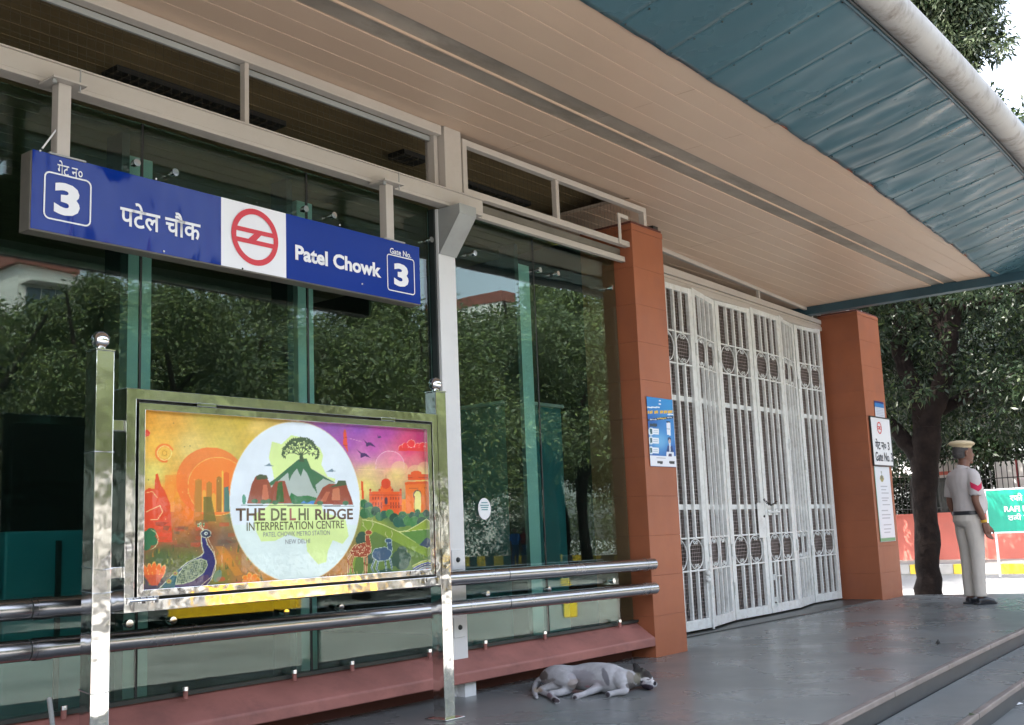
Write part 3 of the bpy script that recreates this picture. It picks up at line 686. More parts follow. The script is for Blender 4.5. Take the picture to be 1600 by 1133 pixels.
# catches, hinge and tie wires
for (px, py) in ((322, 623), (605, 652)):
    q = at(px, py, 1, YD); m = MB(); m.box(q.x-.05, q.x+.05, YD-.008, YD-.0025, Z1-FT-.012, Z1-FT+.004); m.build('catch', M['chrome'], db, bevel=.002)
q = at(215, 938, 1, YD)
h = MB(); h.cyl((q.x-.045, YD-.014, Z0+FT+.002), (q.x+.075, YD-.014, Z0+FT+.002), .006, 8)
for i in range(5): h.box(q.x-.05+i*.03, q.x-.03+i*.03, YD-.012, YD-.003, Z0+FT-.012+.008*(i % 2), Z0+FT+.014)
h.build('latch', M['chrome'], db, bevel=.001)
for (py, sag) in ((706, 0), (889, .012), (926, .010), (1082, .012)):
    z = at(160, py, 1, YD).z; e = .0025; m = MB()
    m.tube([(2.38-e, YD-e, z), (2.42, YD-e-.001, z-sag*.4), (2.46+e, YD-e, z), (2.46+e, YD+.08+e, z+.002), (2.38-e, YD+.08+e, z+sag)], .0014, 5, closed=True)
    m.build('tie_wire', M['chrome'], db)
m = MB(); m.box(PX0-.003, PX1+.003, YP-.012, YP-.010, PZ0-.003, PZ1+.003); m.build('cover_glass', M['clear'], db)

# ---- painting helpers working on arrays of points X,Y (photo pixels)
class Paint:
    def __init__(s, X, Y, base): s.X = X; s.Y = Y; s.C = np.array(base, float)*np.ones((len(X), 1)) if np.ndim(base) == 1 else base
    def put(s, mask, c, a=1.0): 
        if np.ndim(a) == 0: s.C[mask] = s.C[mask]*(1-a)+np.array(c, float)*a
        else: s.C = s.C*(1-(a*mask)[:, None])+np.array(c, float)*(a*mask)[:, None]
    def poly(s, P, c, a=1.0, o=None):
        X, Y = s.X, s.Y; ins = np.zeros(len(X), bool); n = len(P)
        for i in range(n):
            (x1, y1), (x2, y2) = P[i], P[(i+1) % n]
            if y1 == y2: continue
            k = (Y > min(y1, y2)) & (Y <= max(y1, y2)) & (X < (x2-x1)*(Y-y1)/(y2-y1)+x1); ins ^= k
        s.put(ins, c, a)
        if o: s.line(list(P)+[P[0]], o[0], o[1])
        return ins
    def ell(s, x, y, rx, ry, c, a=1.0, ang=0, o=None):
        dx, dy = s.X-x, s.Y-y; ca, sa = math.cos(ang), math.sin(ang); q = ((dx*ca+dy*sa)/rx)**2+((-dx*sa+dy*ca)/ry)**2
        s.put(q < 1, c, a)
        if o: s.put((q > 1) & (q < (1+o[0]/min(rx, ry))**2), o[1])
    def line(s, P, w_, c, a=1.0):
        for (x1, y1), (x2, y2) in zip(P[:-1], P[1:]):
            dx, dy = x2-x1, y2-y1; L2 = dx*dx+dy*dy+1e-9; k = (s.X > min(x1, x2)-w_) & (s.X < max(x1, x2)+w_) & (s.Y > min(y1, y2)-w_) & (s.Y < max(y1, y2)+w_)
            if not k.any(): continue
            t = np.clip(((s.X[k]-x1)*dx+(s.Y[k]-y1)*dy)/L2, 0, 1); d = np.hypot(s.X[k]-x1-t*dx, s.Y[k]-y1-t*dy); kk = np.where(k)[0][d < w_/2]; s.C[kk] = s.C[kk]*(1-a)+np.array(c, float)*a
def idw(X, Y, samples, p=3):
    W = 0; C = 0
    for x, y, c in samples:
        w_ = 1/((X-x)**2+(Y-y)**2+60)**(p/2); W = W+w_; C = C+w_[:, None]*np.array(c, float)
    return C/W[:, None]
def fbm(X, Y, s):
    v = np.zeros(len(X))
    for k, (a, b, ph) in enumerate(((.13, .07, 0), (.05, -.17, 1.3), (-.21, .12, 2.1), (.33, .29, .7), (.51, -.41, 4.0), (-.83, .6, 1.9))):
        v += np.sin((X*a+Y*b)*s+ph+1.5*np.sin((X*b-Y*a)*s*1.3+ph*2))/(1+k*.5)
    return v/3
def paint_board(U, V, P):
    X, Y = proj_np(P)
    sm = [(230, 650, (214, 152, 58)), (262, 655, (214, 160, 75)), (330, 650, (190, 165, 80)), (380, 655, (185, 160, 70)), (245, 700, (226, 176, 84)), (300, 700, (222, 196, 125)), (350, 700, (205, 185, 105)),
          (400, 670, (214, 185, 110)), (240, 740, (222, 206, 120)), (330, 735, (215, 190, 110)), (270, 770, (228, 150, 60)), (300, 800, (228, 120, 45)), (240, 800, (214, 80, 40)), (340, 800, (190, 130, 60)), (358, 790, (60, 130, 120)),
          (240, 840, (170, 80, 50)), (320, 840, (120, 70, 50)), (350, 850, (110, 90, 80)), (250, 870, (70, 90, 50)), (300, 880, (90, 105, 50)), (350, 870, (200, 130, 60)), (340, 900, (110, 110, 45)), (380, 905, (160, 110, 60)), (420, 915, (190, 130, 60)), (240, 925, (70, 60, 80)), (300, 925, (60, 60, 70)),
          (400, 690, (200, 170, 80)), (520, 660, (140, 90, 160)), (560, 665, (140, 80, 165)), (600, 672, (165, 70, 150)), (660, 680, (165, 40, 100)), (540, 690, (160, 90, 165)), (580, 700, (178, 90, 160)), (640, 700, (205, 60, 110)), (665, 710, (190, 50, 80)),
          (570, 715, (200, 130, 180)), (620, 720, (215, 120, 150)), (650, 720, (210, 120, 130)), (575, 735, (222, 195, 140)), (620, 740, (225, 200, 130)), (660, 745, (225, 200, 120)), (570, 760, (228, 210, 130)),
          (600, 800, (60, 100, 70)), (660, 800, (40, 95, 65)), (590, 820, (140, 150, 60)), (640, 840, (110, 140, 60)), (600, 870, (60, 90, 60)), (650, 870, (60, 100, 55)), (560, 890, (170, 110, 50)), (600, 890, (70, 90, 60)), (660, 890, (60, 70, 60)), (500, 910, (150, 100, 50)), (540, 905, (180, 120, 60))]
    p = Paint(X, Y, idw(X, Y, sm)); n = fbm(X, Y, 1.6); n2 = fbm(X+300, Y-77, 4.2)
    p.C *= (1+.05*n+.03*n2)[:, None]
    A = lambda x, y: (190+x/5.665, 600+y/5.665); B = lambda x, y: (190+x/5.962, 780+y/5.962); Cc = lambda x, y: (430+x/5.926, 630+y/5.926); D = lambda x, y: (430+x/5.152, 780+y/5.152)
    # left: domes, towers, swirl
    p.ell(329, 752, 54, 53, (224, 112, 60), .75); p.ell(340, 760, 46, 45, (232, 132, 66), .8, o=(.7, (240, 190, 110)))
    p.poly([(258, 742), (287, 742), (262, 800), (258, 800)], (226, 130, 60), .5)
    for (a, b, t, c) in ((262, 272, 756, (232, 150, 70)), (305, 315, 748, (178, 130, 66)), (323, 331, 752, (160, 120, 58)), (338, 346, 744, (140, 112, 60)), (349, 358, 737, (206, 100, 52)), (331, 337, 770, (226, 176, 80)), (316, 322, 765, (226, 170, 80)), (346, 349, 735, (222, 190, 90))):
        p.poly([(a, 800), (a, t+3), ((a+b)/2, t), (b, t+3), (b, 800)], c, .8)
    p.poly([(350, 800), (350, 762), (357, 760), (361, 800)], (50, 120, 120), .8); p.poly([(318, 815), (318, 776), (330, 776), (338, 815)], (106, 104, 56), .8)
    p.poly([A(190, 1200), A(190, 960), A(240, 920), A(290, 930), A(300, 800), A(320, 790), A(350, 900), A(380, 940), A(430, 1060), A(450, 1400), A(190, 1400)], (206, 72, 38), .9)
    p.poly([A(640, 1250), A(640, 1000), A(660, 870), A(710, 840), A(712, 1250)], (170, 120, 60), .5)
    p.ell(229, 677, 5.4, 5.4, (206, 70, 50), o=(.6, (236, 190, 120)))
    d = np.hypot(X-257, Y-708); p.put((d < 15) & (d > 10) & ~((X > 262) & (Y > 704)), (226, 130, 66)); p.put((d < 11.5) & (d > 10.4), (240, 215, 140)); p.put((d < 8) & (d > 6.8), (236, 190, 100)); p.put((d < 4.2) & (d > 3.2), (190, 140, 60))
    p.line([(228, 800), (250, 790), (254, 800), (246, 812), (236, 812)], 1.0, (240, 200, 150)); p.line([(228, 770), (238, 768), (246, 778)], .9, (238, 190, 130))
    for i in range(60):
        x, y = RNG.uniform(222, 366), RNG.uniform(720, 925); p.ell(x, y, .55, .55, (240, 200, 130), .8)
    for (x, y) in ((271, 661), (288, 698), (297, 697), (232, 750)): p.ell(x, y, 1.3, .6, (70, 60, 50), .7, .4)
    # left lower: brown city, foliage, grass
    for i in range(26):
        x, y = RNG.uniform(225, 365), RNG.uniform(812, 852); p.poly([(x, y), (x+RNG.uniform(6, 22), y-RNG.uniform(-2, 2)), (x+RNG.uniform(6, 22), y+RNG.uniform(3, 8)), (x, y+6)], [(120, 60, 45), (176, 84, 52), (90, 84, 70), (200, 70, 45)][i % 4], .45)
    for i in range(90):
        x, y = RNG.uniform(222, 420), RNG.uniform(853, 915); h = RNG.uniform(5, 13); p.poly([(x-1.6, y), (x+RNG.uniform(-2, 2), y-h), (x+1.6, y)], [(60, 84, 44), (112, 122, 48), (150, 150, 60), (40, 66, 44), (190, 120, 50)][i % 5], .6)
    for c in ((228, 838), (236, 833), (238, 845), (228, 852)): p.ell(c[0], c[1], 8, 8, (34, 96, 62))
    d = np.hypot((X-231)/1.0, Y-843); p.put((d < 16.5) & (d > 15.6) & (X > 236), (206, 210, 160))
    for k in range(5):
        x = 228+k*6.5; p.ell(x, 889+abs(k-2)*2.2, 3.6, 10, (222, 110, 50), ang=(k-2)*.16, o=(.5, (240, 190, 110)))
    p.poly([(224, 898), (256, 898), (246, 915), (236, 915)], (196, 84, 50), .9)
    for k in range(7): p.ell(392+8*math.cos(k*.9), 906+5*math.sin(k*.9), 6, 4, (226, 130, 50), ang=k*.9, o=(.4, (240, 190, 100)))
    for (x, y) in ((374, 912), (345, 905), (408, 912)): p.ell(x, y, 7, 4, (190, 84, 54), .7)
    p.poly([B(870, 440), B(960, 440), B(1130, 700), B(1060, 720)], (214, 140, 50), .45)
    # peacock
    pk = [B(*q) for q in ((742, 330), (746, 430), (766, 500), (735, 530), (610, 590), (500, 680), (310, 872), (480, 872), (640, 868), (760, 830), (830, 760), (872, 660), (880, 580), (856, 500), (800, 420), (782, 350))]
    p.poly(pk, (30, 30, 92), o=(1.0, (214, 216, 190))); p.ell(*B(786, 322), 7.4, 5.8, (26, 38, 70), o=(.8, (206, 210, 190)))
    p.poly([B(500, 800), B(640, 868), B(760, 830), B(830, 760), B(800, 700)], (84, 56, 84), .8)
    p.poly([B(310, 872), B(500, 690), B(540, 640), B(500, 800), B(480, 872)], (28, 88, 88), .9)
    for (x, y) in ((440, 765), (375, 848), (445, 848), (500, 690)): p.ell(*B(x, y), 4.6, 4.2, (120, 130, 70)); p.ell(*B(x, y), 2.6, 2.4, (190, 130, 60)); p.ell(*B(x, y), 1.2, 1.1, (30, 40, 60))
    wg = [B(*q) for q in ((505, 790), (520, 710), (580, 630), (660, 575), (740, 555), (790, 575), (798, 620), (760, 690), (660, 760), (560, 792))]
    ins = p.poly(wg, (66, 84, 70), o=(.9, (196, 204, 170))); sp = (np.sin(X*3.1+.8*np.sin(Y*1.7))*np.sin(Y*2.9+.8*np.sin(X*1.3)) > .28) & ins; p.put(sp, (168, 176, 136))
    p.ell(*B(786, 320), 2.6, 2.5, (220, 226, 220)); p.ell(*B(788, 321), 1.2, 1.2, (20, 20, 30)); p.poly([B(815, 318), B(850, 345), B(812, 340)], (60, 60, 60))
    for a in ((715, 245), (735, 232), (765, 235)): p.line([B(760, 290), B(*a)], .7, (220, 216, 180)); p.ell(*B(*a), 1.4, 2.0, (80, 130, 90), o=(.4, (220, 216, 180)))
    p.line([B(800, 360), B(862, 480), B(876, 600), B(840, 720), B(690, 850)], .7, (220, 200, 170)); p.ell(340, 900, 6, 10, (120, 160, 170), .5, .4)
    # right: minaret, birds, clouds, palace, arch
    p.line([(545, 685), (565, 690)], .6, (220, 170, 190))
    p.poly([Cc(632, 270), Cc(660, 270), Cc(676, 460), Cc(628, 380)], (206, 84, 60)); p.line([Cc(632, 320), Cc(664, 320)], .8, (90, 50, 60)); p.ell(*Cc(645, 258), 2.0, 2.6, (190, 90, 60)); p.line([Cc(630, 390), Cc(670, 390)], .8, (120, 50, 60))
    for (a, b, c, d_, e) in (((815, 335), (850, 365), (885, 378), (935, 410), (845, 405)), ((750, 425), (800, 460), (840, 480), (885, 508), (790, 508)), ((945, 290), (960, 310), (970, 312), (985, 318), (958, 322))):
        p.poly([Cc(*a), Cc(*b), Cc(c[0], c[1]-15), Cc(*d_), Cc(c[0]-5, c[1]+12), Cc(*e), Cc(b[0]-10, b[1]+10)], (70, 40, 90))
    for (x, y, r) in ((1170, 415, 26), (1205, 395, 28), (1260, 375, 34), (1320, 400, 28), (1365, 400, 34), (1400, 415, 26)): p.ell(*Cc(x, y), r/5.9, r/5.9, (212, 54, 64), o=(.45, (240, 190, 170)))
    p.poly([Cc(1140, 440), Cc(1150, 415), Cc(1410, 410), Cc(1410, 448), Cc(1150, 440)], (206, 56, 60))
    d = np.hypot(X-Cc(1062, 0)[0], (Y-Cc(0, 575)[1])); p.put((d < 22.6) & (d > 22.0) & (Y < Cc(0, 610)[1]), (240, 200, 215)); p.put((d < 22) & (Y < Cc(0, 600)[1]), (236, 170, 190), .25)
    for (x, y, r) in ((1150, 600, 75), (1300, 640, 80), (1390, 600, 70)): p.ell(*Cc(x, y), r/5.9, r/7, (232, 200, 150), .5)
    p.line([Cc(770, 615), Cc(1010, 622)], .6, (240, 200, 160))
    Or = (206, 86, 36); Dk = (150, 52, 30)
    p.poly([Cc(795, 720), Cc(815, 725), Cc(822, 900), Cc(800, 880)], Or); p.poly([Cc(1160, 890), Cc(1210, 890), Cc(1210, 1010), Cc(1160, 1010)], (220, 130, 50))
    p.poly([Cc(870, 820), Cc(1172, 820), Cc(1172, 1040), Cc(870, 1000)], Or); p.poly([Cc(975, 770), Cc(1075, 770), Cc(1080, 822), Cc(970, 822)], (214, 100, 44)); p.ell(*Cc(1025, 745), 7.6, 8.0, (196, 66, 36)); p.line([Cc(1025, 700), Cc(1025, 668)], .8, Dk)
    for x in (880, 965, 1085, 1162): p.ell(*Cc(x, 805), 1.8, 2.4, (176, 60, 40)); p.poly([Cc(x-6, 810), Cc(x+6, 810), Cc(x+8, 830), Cc(x-8, 830)], Or)
    for x in (905, 930, 955, 985, 1070, 1095, 1118, 1145):
        for y in (885, 935, 965): p.poly([Cc(x-6, y-15), Cc(x+6, y-15), Cc(x+6, y+8), Cc(x-6, y+8)], Dk)
    p.ell(*Cc(1027, 905), 2.6, 6, (66, 44, 60)); p.line([Cc(870, 850), Cc(1172, 850)], .6, Dk); p.line([Cc(890, 950), Cc(1172, 950)], .6, Dk)
    p.poly([Cc(1205, 730), Cc(1415, 720), Cc(1415, 1030), Cc(1212, 1020)], (216, 112, 44)); p.poly([Cc(1198, 735), Cc(1415, 722), Cc(1415, 745), Cc(1200, 755)], Or); p.poly([Cc(1228, 658), Cc(1392, 655), Cc(1395, 712), Cc(1228, 712)], (208, 84, 36)); p.ell(*Cc(1306, 650), 8.5, 4, (210, 86, 40)); p.line([Cc(1228, 690), Cc(1393, 688)], .5, Dk); p.line([Cc(1215, 790), Cc(1415, 785)], .5, Dk)
    p.ell(*Cc(1316, 850), 6.4, 8, (80, 70, 60)); p.ell(*Cc(1318, 858), 5.4, 7.4, (226, 214, 140)); p.poly([Cc(1286, 855), Cc(1350, 855), Cc(1350, 1012), Cc(1286, 1012)], (226, 214, 140)); p.line([Cc(1290, 860), Cc(1290, 1010)], .9, Dk)
    # trees and hills
    for i, (x, y, r) in enumerate(((820, 930, 40), (860, 960, 45), (880, 1010, 50), (930, 1000, 45), (970, 1050, 42), (1010, 1030, 38), (1060, 1020, 38), (1100, 1060, 44), (1180, 1040, 40), (1180, 1090, 56), (1230, 1090, 46), (1270, 1040, 34), (1318, 1005, 24), (1320, 1040, 36), (1370, 1050, 40), (1400, 1020, 34), (830, 1020, 50), (1140, 1100, 50), (1290, 1100, 50), (1360, 1100, 50))):
        p.ell(*Cc(x, y), r/5.9, r/5.9, [(44, 96, 60), (30, 84, 70), (62, 116, 66), (28, 70, 56)][i % 4]); d = np.hypot(X-Cc(x, y)[0], Y-Cc(x, y)[1]); p.put((d < r/5.9) & (d > r/5.9-.5) & (Y < Cc(x, y)[1]-1), (150, 176, 110), .5)
    p.poly([D(700, 165), D(780, 175), D(880, 210), D(1000, 265), D(1120, 340), D(1250, 410), D(1250, 640), D(560, 640), D(600, 560), D(650, 440)], (120, 142, 56)); p.line([D(700, 165), D(780, 175), D(880, 210), D(1000, 265), D(1120, 340), D(1250, 410)], .9, (224, 222, 170))
    p.poly([D(1000, 262), D(1060, 255), D(1150, 205), D(1240, 145), D(1255, 240), D(1255, 300), D(1120, 330)], (140, 158, 60)); p.line([D(1000, 262), D(1060, 255), D(1150, 205), D(1240, 145)], .9, (224, 222, 170))
    p.poly([D(1010, 270), D(1250, 235), D(1255, 410), D(1150, 360)], (84, 122, 58)); p.line([D(1040, 262), D(1250, 238)], .6, (210, 210, 160))
    p.poly([D(660, 420), D(800, 260), D(960, 340), D(1255, 480), D(1255, 640), D(620, 640)], (78, 104, 52), .85)
    p.poly([D(1160, 370), D(1215, 310), D(1250, 330), D(1250, 400)], (40, 60, 84)); 
    for (x, y, r) in ((700, 300, 40), (690, 330, 44), (1020, 420, 42), (990, 460, 45), (1050, 470, 45), (1020, 510, 60), (960, 500, 40), (900, 600, 46), (860, 610, 40), (930, 620, 40), (760, 480, 40)):
        p.ell(*D(x, y), r/5.2, r/5.2, (34, 70, 56)); 
    def deer(body, neck, head, legs, antl, c, oc):
        for q in legs: p.line([D(*z) for z in q], 2.6, oc); p.line([D(*z) for z in q], 1.6, c)
        p.poly([D(*z) for z in body], c, o=(.6, oc)); p.poly([D(*z) for z in neck], c, o=(.5, oc)); p.ell(*D(*head), 5, 3.4, c, o=(.5, oc))
        for q in antl: p.line([D(*z) for z in q], .7, (196, 190, 150))
    deer([(600, 420), (640, 370), (720, 350), (770, 370), (770, 430), (730, 465), (650, 465), (610, 450)], [(730, 370), (725, 290), (755, 285), (775, 390)], (752, 268),
         [[(610, 440), (585, 480), (590, 590)], [(630, 460), (615, 520), (625, 590)], [(715, 460), (725, 600)], [(740, 455), (735, 600)]],
         [[(740, 250), (715, 220), (705, 180)], [(715, 220), (700, 210)], [(765, 250), (785, 215), (780, 160)], [(785, 215), (795, 190)]], (140, 62, 40), (220, 196, 150))
    for i in range(46):
        x, y = RNG.uniform(610, 765), RNG.uniform(368, 452); p.ell(*D(x, y), .7, .6, (236, 214, 180))
    deer([(780, 440), (800, 400), (880, 385), (930, 400), (940, 440), (910, 490), (830, 500), (785, 470)], [(905, 400), (900, 350), (935, 330), (945, 420)], (912, 335),
         [[(800, 490), (775, 550), (790, 585)], [(830, 495), (815, 560), (835, 590)], [(885, 495), (895, 570)], [(925, 480), (940, 560)]],
         [[(905, 310), (885, 280), (890, 265)], [(935, 310), (945, 280), (935, 255)]], (48, 78, 104), (190, 206, 200))
    p.ell(*D(690, 660), 19, 9.5, (196, 110, 66), o=(.8, (224, 200, 150)))
    for k, c in enumerate(((150, 160, 70), (60, 70, 130), (40, 50, 90), (120, 130, 150), (170, 50, 60), (40, 60, 100))):
        yy = 500+k*17; p.line([D(1255, yy-12), D(1180, yy+6), D(1110+k*6, yy+40), D(1150, yy+70), D(1255, yy+60)], 3.2, c); p.line([D(1255, yy-18), D(1180, yy), D(1105+k*6, yy+38)], .6, (220, 220, 190))
    for k in range(20):
        x = 440+k*7; p.line([(x, 916-(x-440)*.1), (x+RNG.uniform(-3, 3), 905-(x-440)*.1)], .8, (200, 190, 130))
    # white oval emblem
    cu, cv = np.mean([q for q in (0, 1)]), 0
    ex0, ex1 = at(364, 788, 1, YD).x, at(567, 786, 1, YD).x; ez1, ez0 = at(468, 659, 1, YD).z, at(462, 910, 1, YD).z
    q = ((P[:, 0]-(ex0+ex1)/2)/((ex1-ex0)/2))**2+((P[:, 2]-(ez0+ez1)/2)/((ez1-ez0)/2))**2; oval = q < 1
    p.put(oval, (226, 232, 238)); p.put(oval & (Y > 820), (220, 231, 228)); p.put((q > 1) & (q < 1.02), (236, 226, 190), .7)
    save = p.C.copy()
    mp = [(425, 690), (440, 694), (455, 680), (475, 684), (500, 700), (505, 712), (502, 726), (512, 745), (524, 748), (520, 765), (500, 778), (505, 800), (540, 812), (545, 838), (535, 850), (520, 844), (512, 862), (510, 878), (497, 882), (480, 862), (478, 845), (450, 835), (430, 845), (408, 846), (400, 830), (395, 805), (420, 790), (430, 760), (426, 735), (420, 715)]
    p.poly(mp, (212, 228, 150), .85)
    # mountain, rocks, tree
    p.poly([(395, 772), (430, 748), (466, 718), (479, 716), (486, 732), (524, 754), (512, 765), (505, 788), (400, 788)], (176, 184, 178)); 
    p.poly([(395, 772), (430, 748), (466, 718), (479, 716), (486, 732), (524, 755), (505, 748), (493, 758), (496, 772), (488, 760), (480, 740), (474, 733), (470, 745), (464, 732), (456, 742), (452, 752), (450, 738), (430, 756)], (62, 104, 76))
    p.poly([(447, 787), (455, 770), (466, 776), (480, 774), (495, 778), (498, 787)], (50, 110, 70)); p.poly([(470, 786), (474, 783), (492, 783), (490, 788)], (70, 130, 190))
    p.poly([(386, 787), (393, 757), (399, 745), (414, 743), (419, 750), (424, 762), (431, 752), (445, 751), (450, 768), (456, 787)], (140, 74, 58)); p.poly([(400, 744), (406, 741), (417, 743), (419, 748), (401, 750)], (70, 80, 56)); p.poly([(431, 785), (434, 755), (441, 752), (444, 785)], (60, 92, 50)); p.poly([(409, 780), (411, 758), (417, 757), (421, 782)], (190, 116, 92))
    p.poly([(490, 788), (504, 762), (514, 756), (526, 756), (528, 751), (540, 751), (543, 762), (549, 778), (552, 789)], (140, 70, 54)); p.poly([(526, 756), (528, 751), (540, 751), (542, 758), (514, 762)], (70, 86, 60)); p.poly([(518, 782), (520, 764), (530, 762), (532, 782)], (188, 120, 92)); p.poly([(500, 784), (510, 768), (516, 768), (509, 784)], (176, 104, 80))
    for (x, y) in ((398, 783), (412, 784), (420, 783), (430, 785), (540, 786), (500, 786), (460, 783), (480, 782)): p.ell(x, y, 5, 3.4, (62, 110, 80), .9)
    p.poly([(379, 788), (378, 776), (381, 772), (384, 776), (384, 788)], (90, 150, 130)); p.line([(377, 789.5), (553, 791)], 1.3, (50, 60, 50))
    for (x, y) in ((420, 727.5), (518, 736)): p.poly([(x-8, y+1), (x-2, y-2), (x+1, y-4), (x+3, y-1), (x+8, y+1)], (120, 140, 150))
    rr = random.Random(3)
    def branch(x, y, a, L, w_, d):
        x2, y2 = x+L*math.sin(a), y-L*math.cos(a)*.95; p.line([(x, y), (x2, y2)], w_, (64, 82, 62))
        if d == 0 or L < 3:
            for k in (-1, 1, 0): p.ell(x2+2.2*math.sin(a+k*.9), y2-2.2*math.cos(a+k*.9), 1.1, 2.2, (70, 88, 64), ang=a+k*.9)
            return
        if d < 3: p.ell((x+x2)/2+1.8*math.cos(a), (y+y2)/2+1.8*math.sin(a), 1.0, 2.0, (70, 88, 64), ang=a+.9)
        for k in (-1, 1): branch(x2, y2, a+k*rr.uniform(.28, .62), L*rr.uniform(.68, .84), w_*.72, d-1)
    for a in (-1.15, -.7, -.25, .2, .62, 1.1): branch(470.5, 712, a, 10, 1.5, 3)
    p.poly([(467, 722), (469, 708), (472, 708), (476, 722)], (64, 82, 62))
    keep = oval[:, None]; p.C = np.where(keep, p.C, save)
    # stronger colours and a slightly uneven print tone
    g_ = p.C.mean(1)[:, None]; p.C = g_+(p.C-g_)*1.18
    p.C = np.clip(p.C*(1.04+.03*fbm(X, Y, .35))[:, None], 0, 252); return p.C
M['print'] = attr_mat('printed poster', .35)
grid_print('printed_artwork', (PX0, YP, PZ0), (PX1, YP, PZ0), (PX0, YP, PZ1), 560, 270, paint_board, M['print'], db)
def brd_text(s, a, b, c, m, bold=.0):     # a: top-left px, b: bottom-left px, c: right px
    A, B_, C_ = at(*a, 1, YD), at(*b, 1, YD), at(*c, 1, YD); return lettering(s, A.x, C_.x, B_.z, A.z, YP-.0012, m, db, 'lettering', bold)
M['brown'] = mat('brown print', lin((92, 62, 40)), .4); M['rose'] = mat('rose print', lin((170, 96, 84)), .4); M['olive'] = mat('olive print', lin((96, 96, 56)), .4)
brd_text('THE', (373, 794), (373, 814), (419, 800), M['brown'], .022); brd_text('DE', (428, 794), (428, 813.5), (452, 800), M['olive'], .022); 
brd_text('L', (457, 794), (457, 813), (467, 800), M['rose'], .022); brd_text('HI', (471, 794), (471, 813), (487, 800), M['olive'], .022); brd_text('RIDGE', (497, 795), (497, 812.5), (556, 800), M['brown'], .022)
brd_text('INTERPRETATION CENTRE', (390, 816), (390, 829.5), (542, 822), M['olive'], .008)
brd_text('PATEL CHOWK METRO STATION', (416, 831.5), (416, 839), (520, 835), M['inkgrey'], 0); brd_text('NEW DELHI', (450.5, 843), (450.5, 850), (489, 846), M['inkgrey'], 0)

# ================================================================ HANGING GATE SIGN
YS = 4.34
sg = empty('hanging_sign', 'long royal blue hanging sign with white station name and red metro emblem', 'sign', (0, 0, 0))
t0, t1, b0, b1 = at(50, 232, 1, YS), at(656, 388, 1, YS), at(47, 357, 1, YS), at(655, 475, 1, YS)
SX0, SX1 = (t0.x+b0.x)/2, (t1.x+b1.x)/2; ST, SB = (t0.z+t1.z)/2, (b0.z+b1.z)/2
m = MB(); m.box(SX0-.004, SX1+.002, YS+.002, YS+.085, SB-.006, ST-.003); m.build('box', M['signbox'], sg, bevel=.002)
q0, q1 = at(345, 330, 1, YS).x, at(446, 340, 1, YS).x
def plate(a, b, mt, name):
    nu = 40; nv = 12; m = MB()
    vs = []
    for j in range(nv+1):
        for i in range(nu+1):
            x = a+(b-a)*i/nu; z = SB+(ST-SB)*j/nv; e = math.sin(math.pi*j/nv)*(.0011 if x < q0 else .0006)
            vs.append((x, YS-.003-e*mnoise.noise(Vector((x*3.2, z*4, .3)))*2, z))
    q = np.array([[j*(nu+1)+i, j*(nu+1)+i+1, (j+1)*(nu+1)+i+1, (j+1)*(nu+1)+i] for j in range(nv) for i in range(nu)])
    o = link(name, np_mesh(name, np.array(vs), q, mt, True), sg); return o
plate(SX0, q0, M['signbluedent'], 'face_sheet'); plate(q0, q1, M['signwhite'], 'face_sheet'); plate(q1, SX1, M['signblue'], 'face_sheet')
YL = YS-.0062
def stext(s, a, b, c, m=None, bold=.02):
    A, B_, C_ = at(*a, 1, YS), at(*b, 1, YS), at(*c, 1, YS); return lettering(s, A.x, C_.x, B_.z, A.z, YL, m or M['signwhite'], sg, 'lettering', bold)
stext('गेट न०', (89, 250), (89, 272), (128, 268), bold=.006); stext('3', (84, 283), (84, 334), (124, 300), bold=.045); stext('पटेल चौक', (187, 312), (187, 352), (312, 360), bold=.017)
stext('Patel Chowk', (460, 382), (460, 406), (594, 410), bold=.036); stext('Gate No.', (608, 387), (608, 396), (641, 395), bold=.016); stext('3', (614, 410), (614, 446), (637, 430), bold=.045)
def rrect(a, b, c, t, r=.02):
    A, B_, C_ = at(*a, 1, YS), at(*b, 1, YS), at(*c, 1, YS); x0, x1, z0, z1 = A.x, C_.x, B_.z, A.z
    def loop(d):
        P = []
        for (cx, cz, s0) in ((x1-r, z1-r, 0), (x0+r, z1-r, 1), (x0+r, z0+r, 2), (x1-r, z0+r, 3)):
            for k in range(6):
                an = (s0+k/5)*math.pi/2; P.append((cx+(r-d)*math.cos(an), YL, cz+(r-d)*math.sin(an)))
        return P
    MB().ring(loop(0), loop(t), (0, -.0006, 0)).build('number_border', M['signwhite'], sg)
rrect((68, 266), (67, 341), (142, 290), .007, .028); rrect((603, 396), (602, 453), (646, 410), .006, .02)
# emblem
c = at(397, 371, 1, YS); rx = (at(434, 375, 1, YS).x-at(361, 365, 1, YS).x)/2; rz = (at(397, 327, 1, YS).z-at(397, 415, 1, YS).z)/2; rr_ = (rx+rz)/2
cz = c.z; cx_ = (q0+q1)/2+.002
def circ(r): return [(cx_+r*math.cos(a), YL, cz+r*math.sin(a)) for a in np.linspace(0, 2*math.pi, 49)[:-1]]
MB().ring(circ(rr_), circ(rr_*.80), (0, -.0006, 0)).build('emblem_ring', M['signred'], sg)
def pl(P): return [(cx_+a*rr_, YL+.0002, cz+b*rr_) for a, b in P]
E_ = MB(); E_.prism(pl([(-.81, .27), (.81, .27), (.83, .11), (.2, .11), (-.04, .11), (-.81, .11)]), (0, -.0006, 0)); E_.prism(pl([(-.81, -.11), (-.2, -.11), (.04, -.11), (.81, -.11), (.80, -.27), (-.80, -.27)]), (0, -.0006, 0))
E_.prism(pl([(-.04, .115), (.26, .115), (.04, -.115), (-.30, -.115)]), (0, -.0006, 0)); E_.build('emblem_bar', M['signred'], sg)
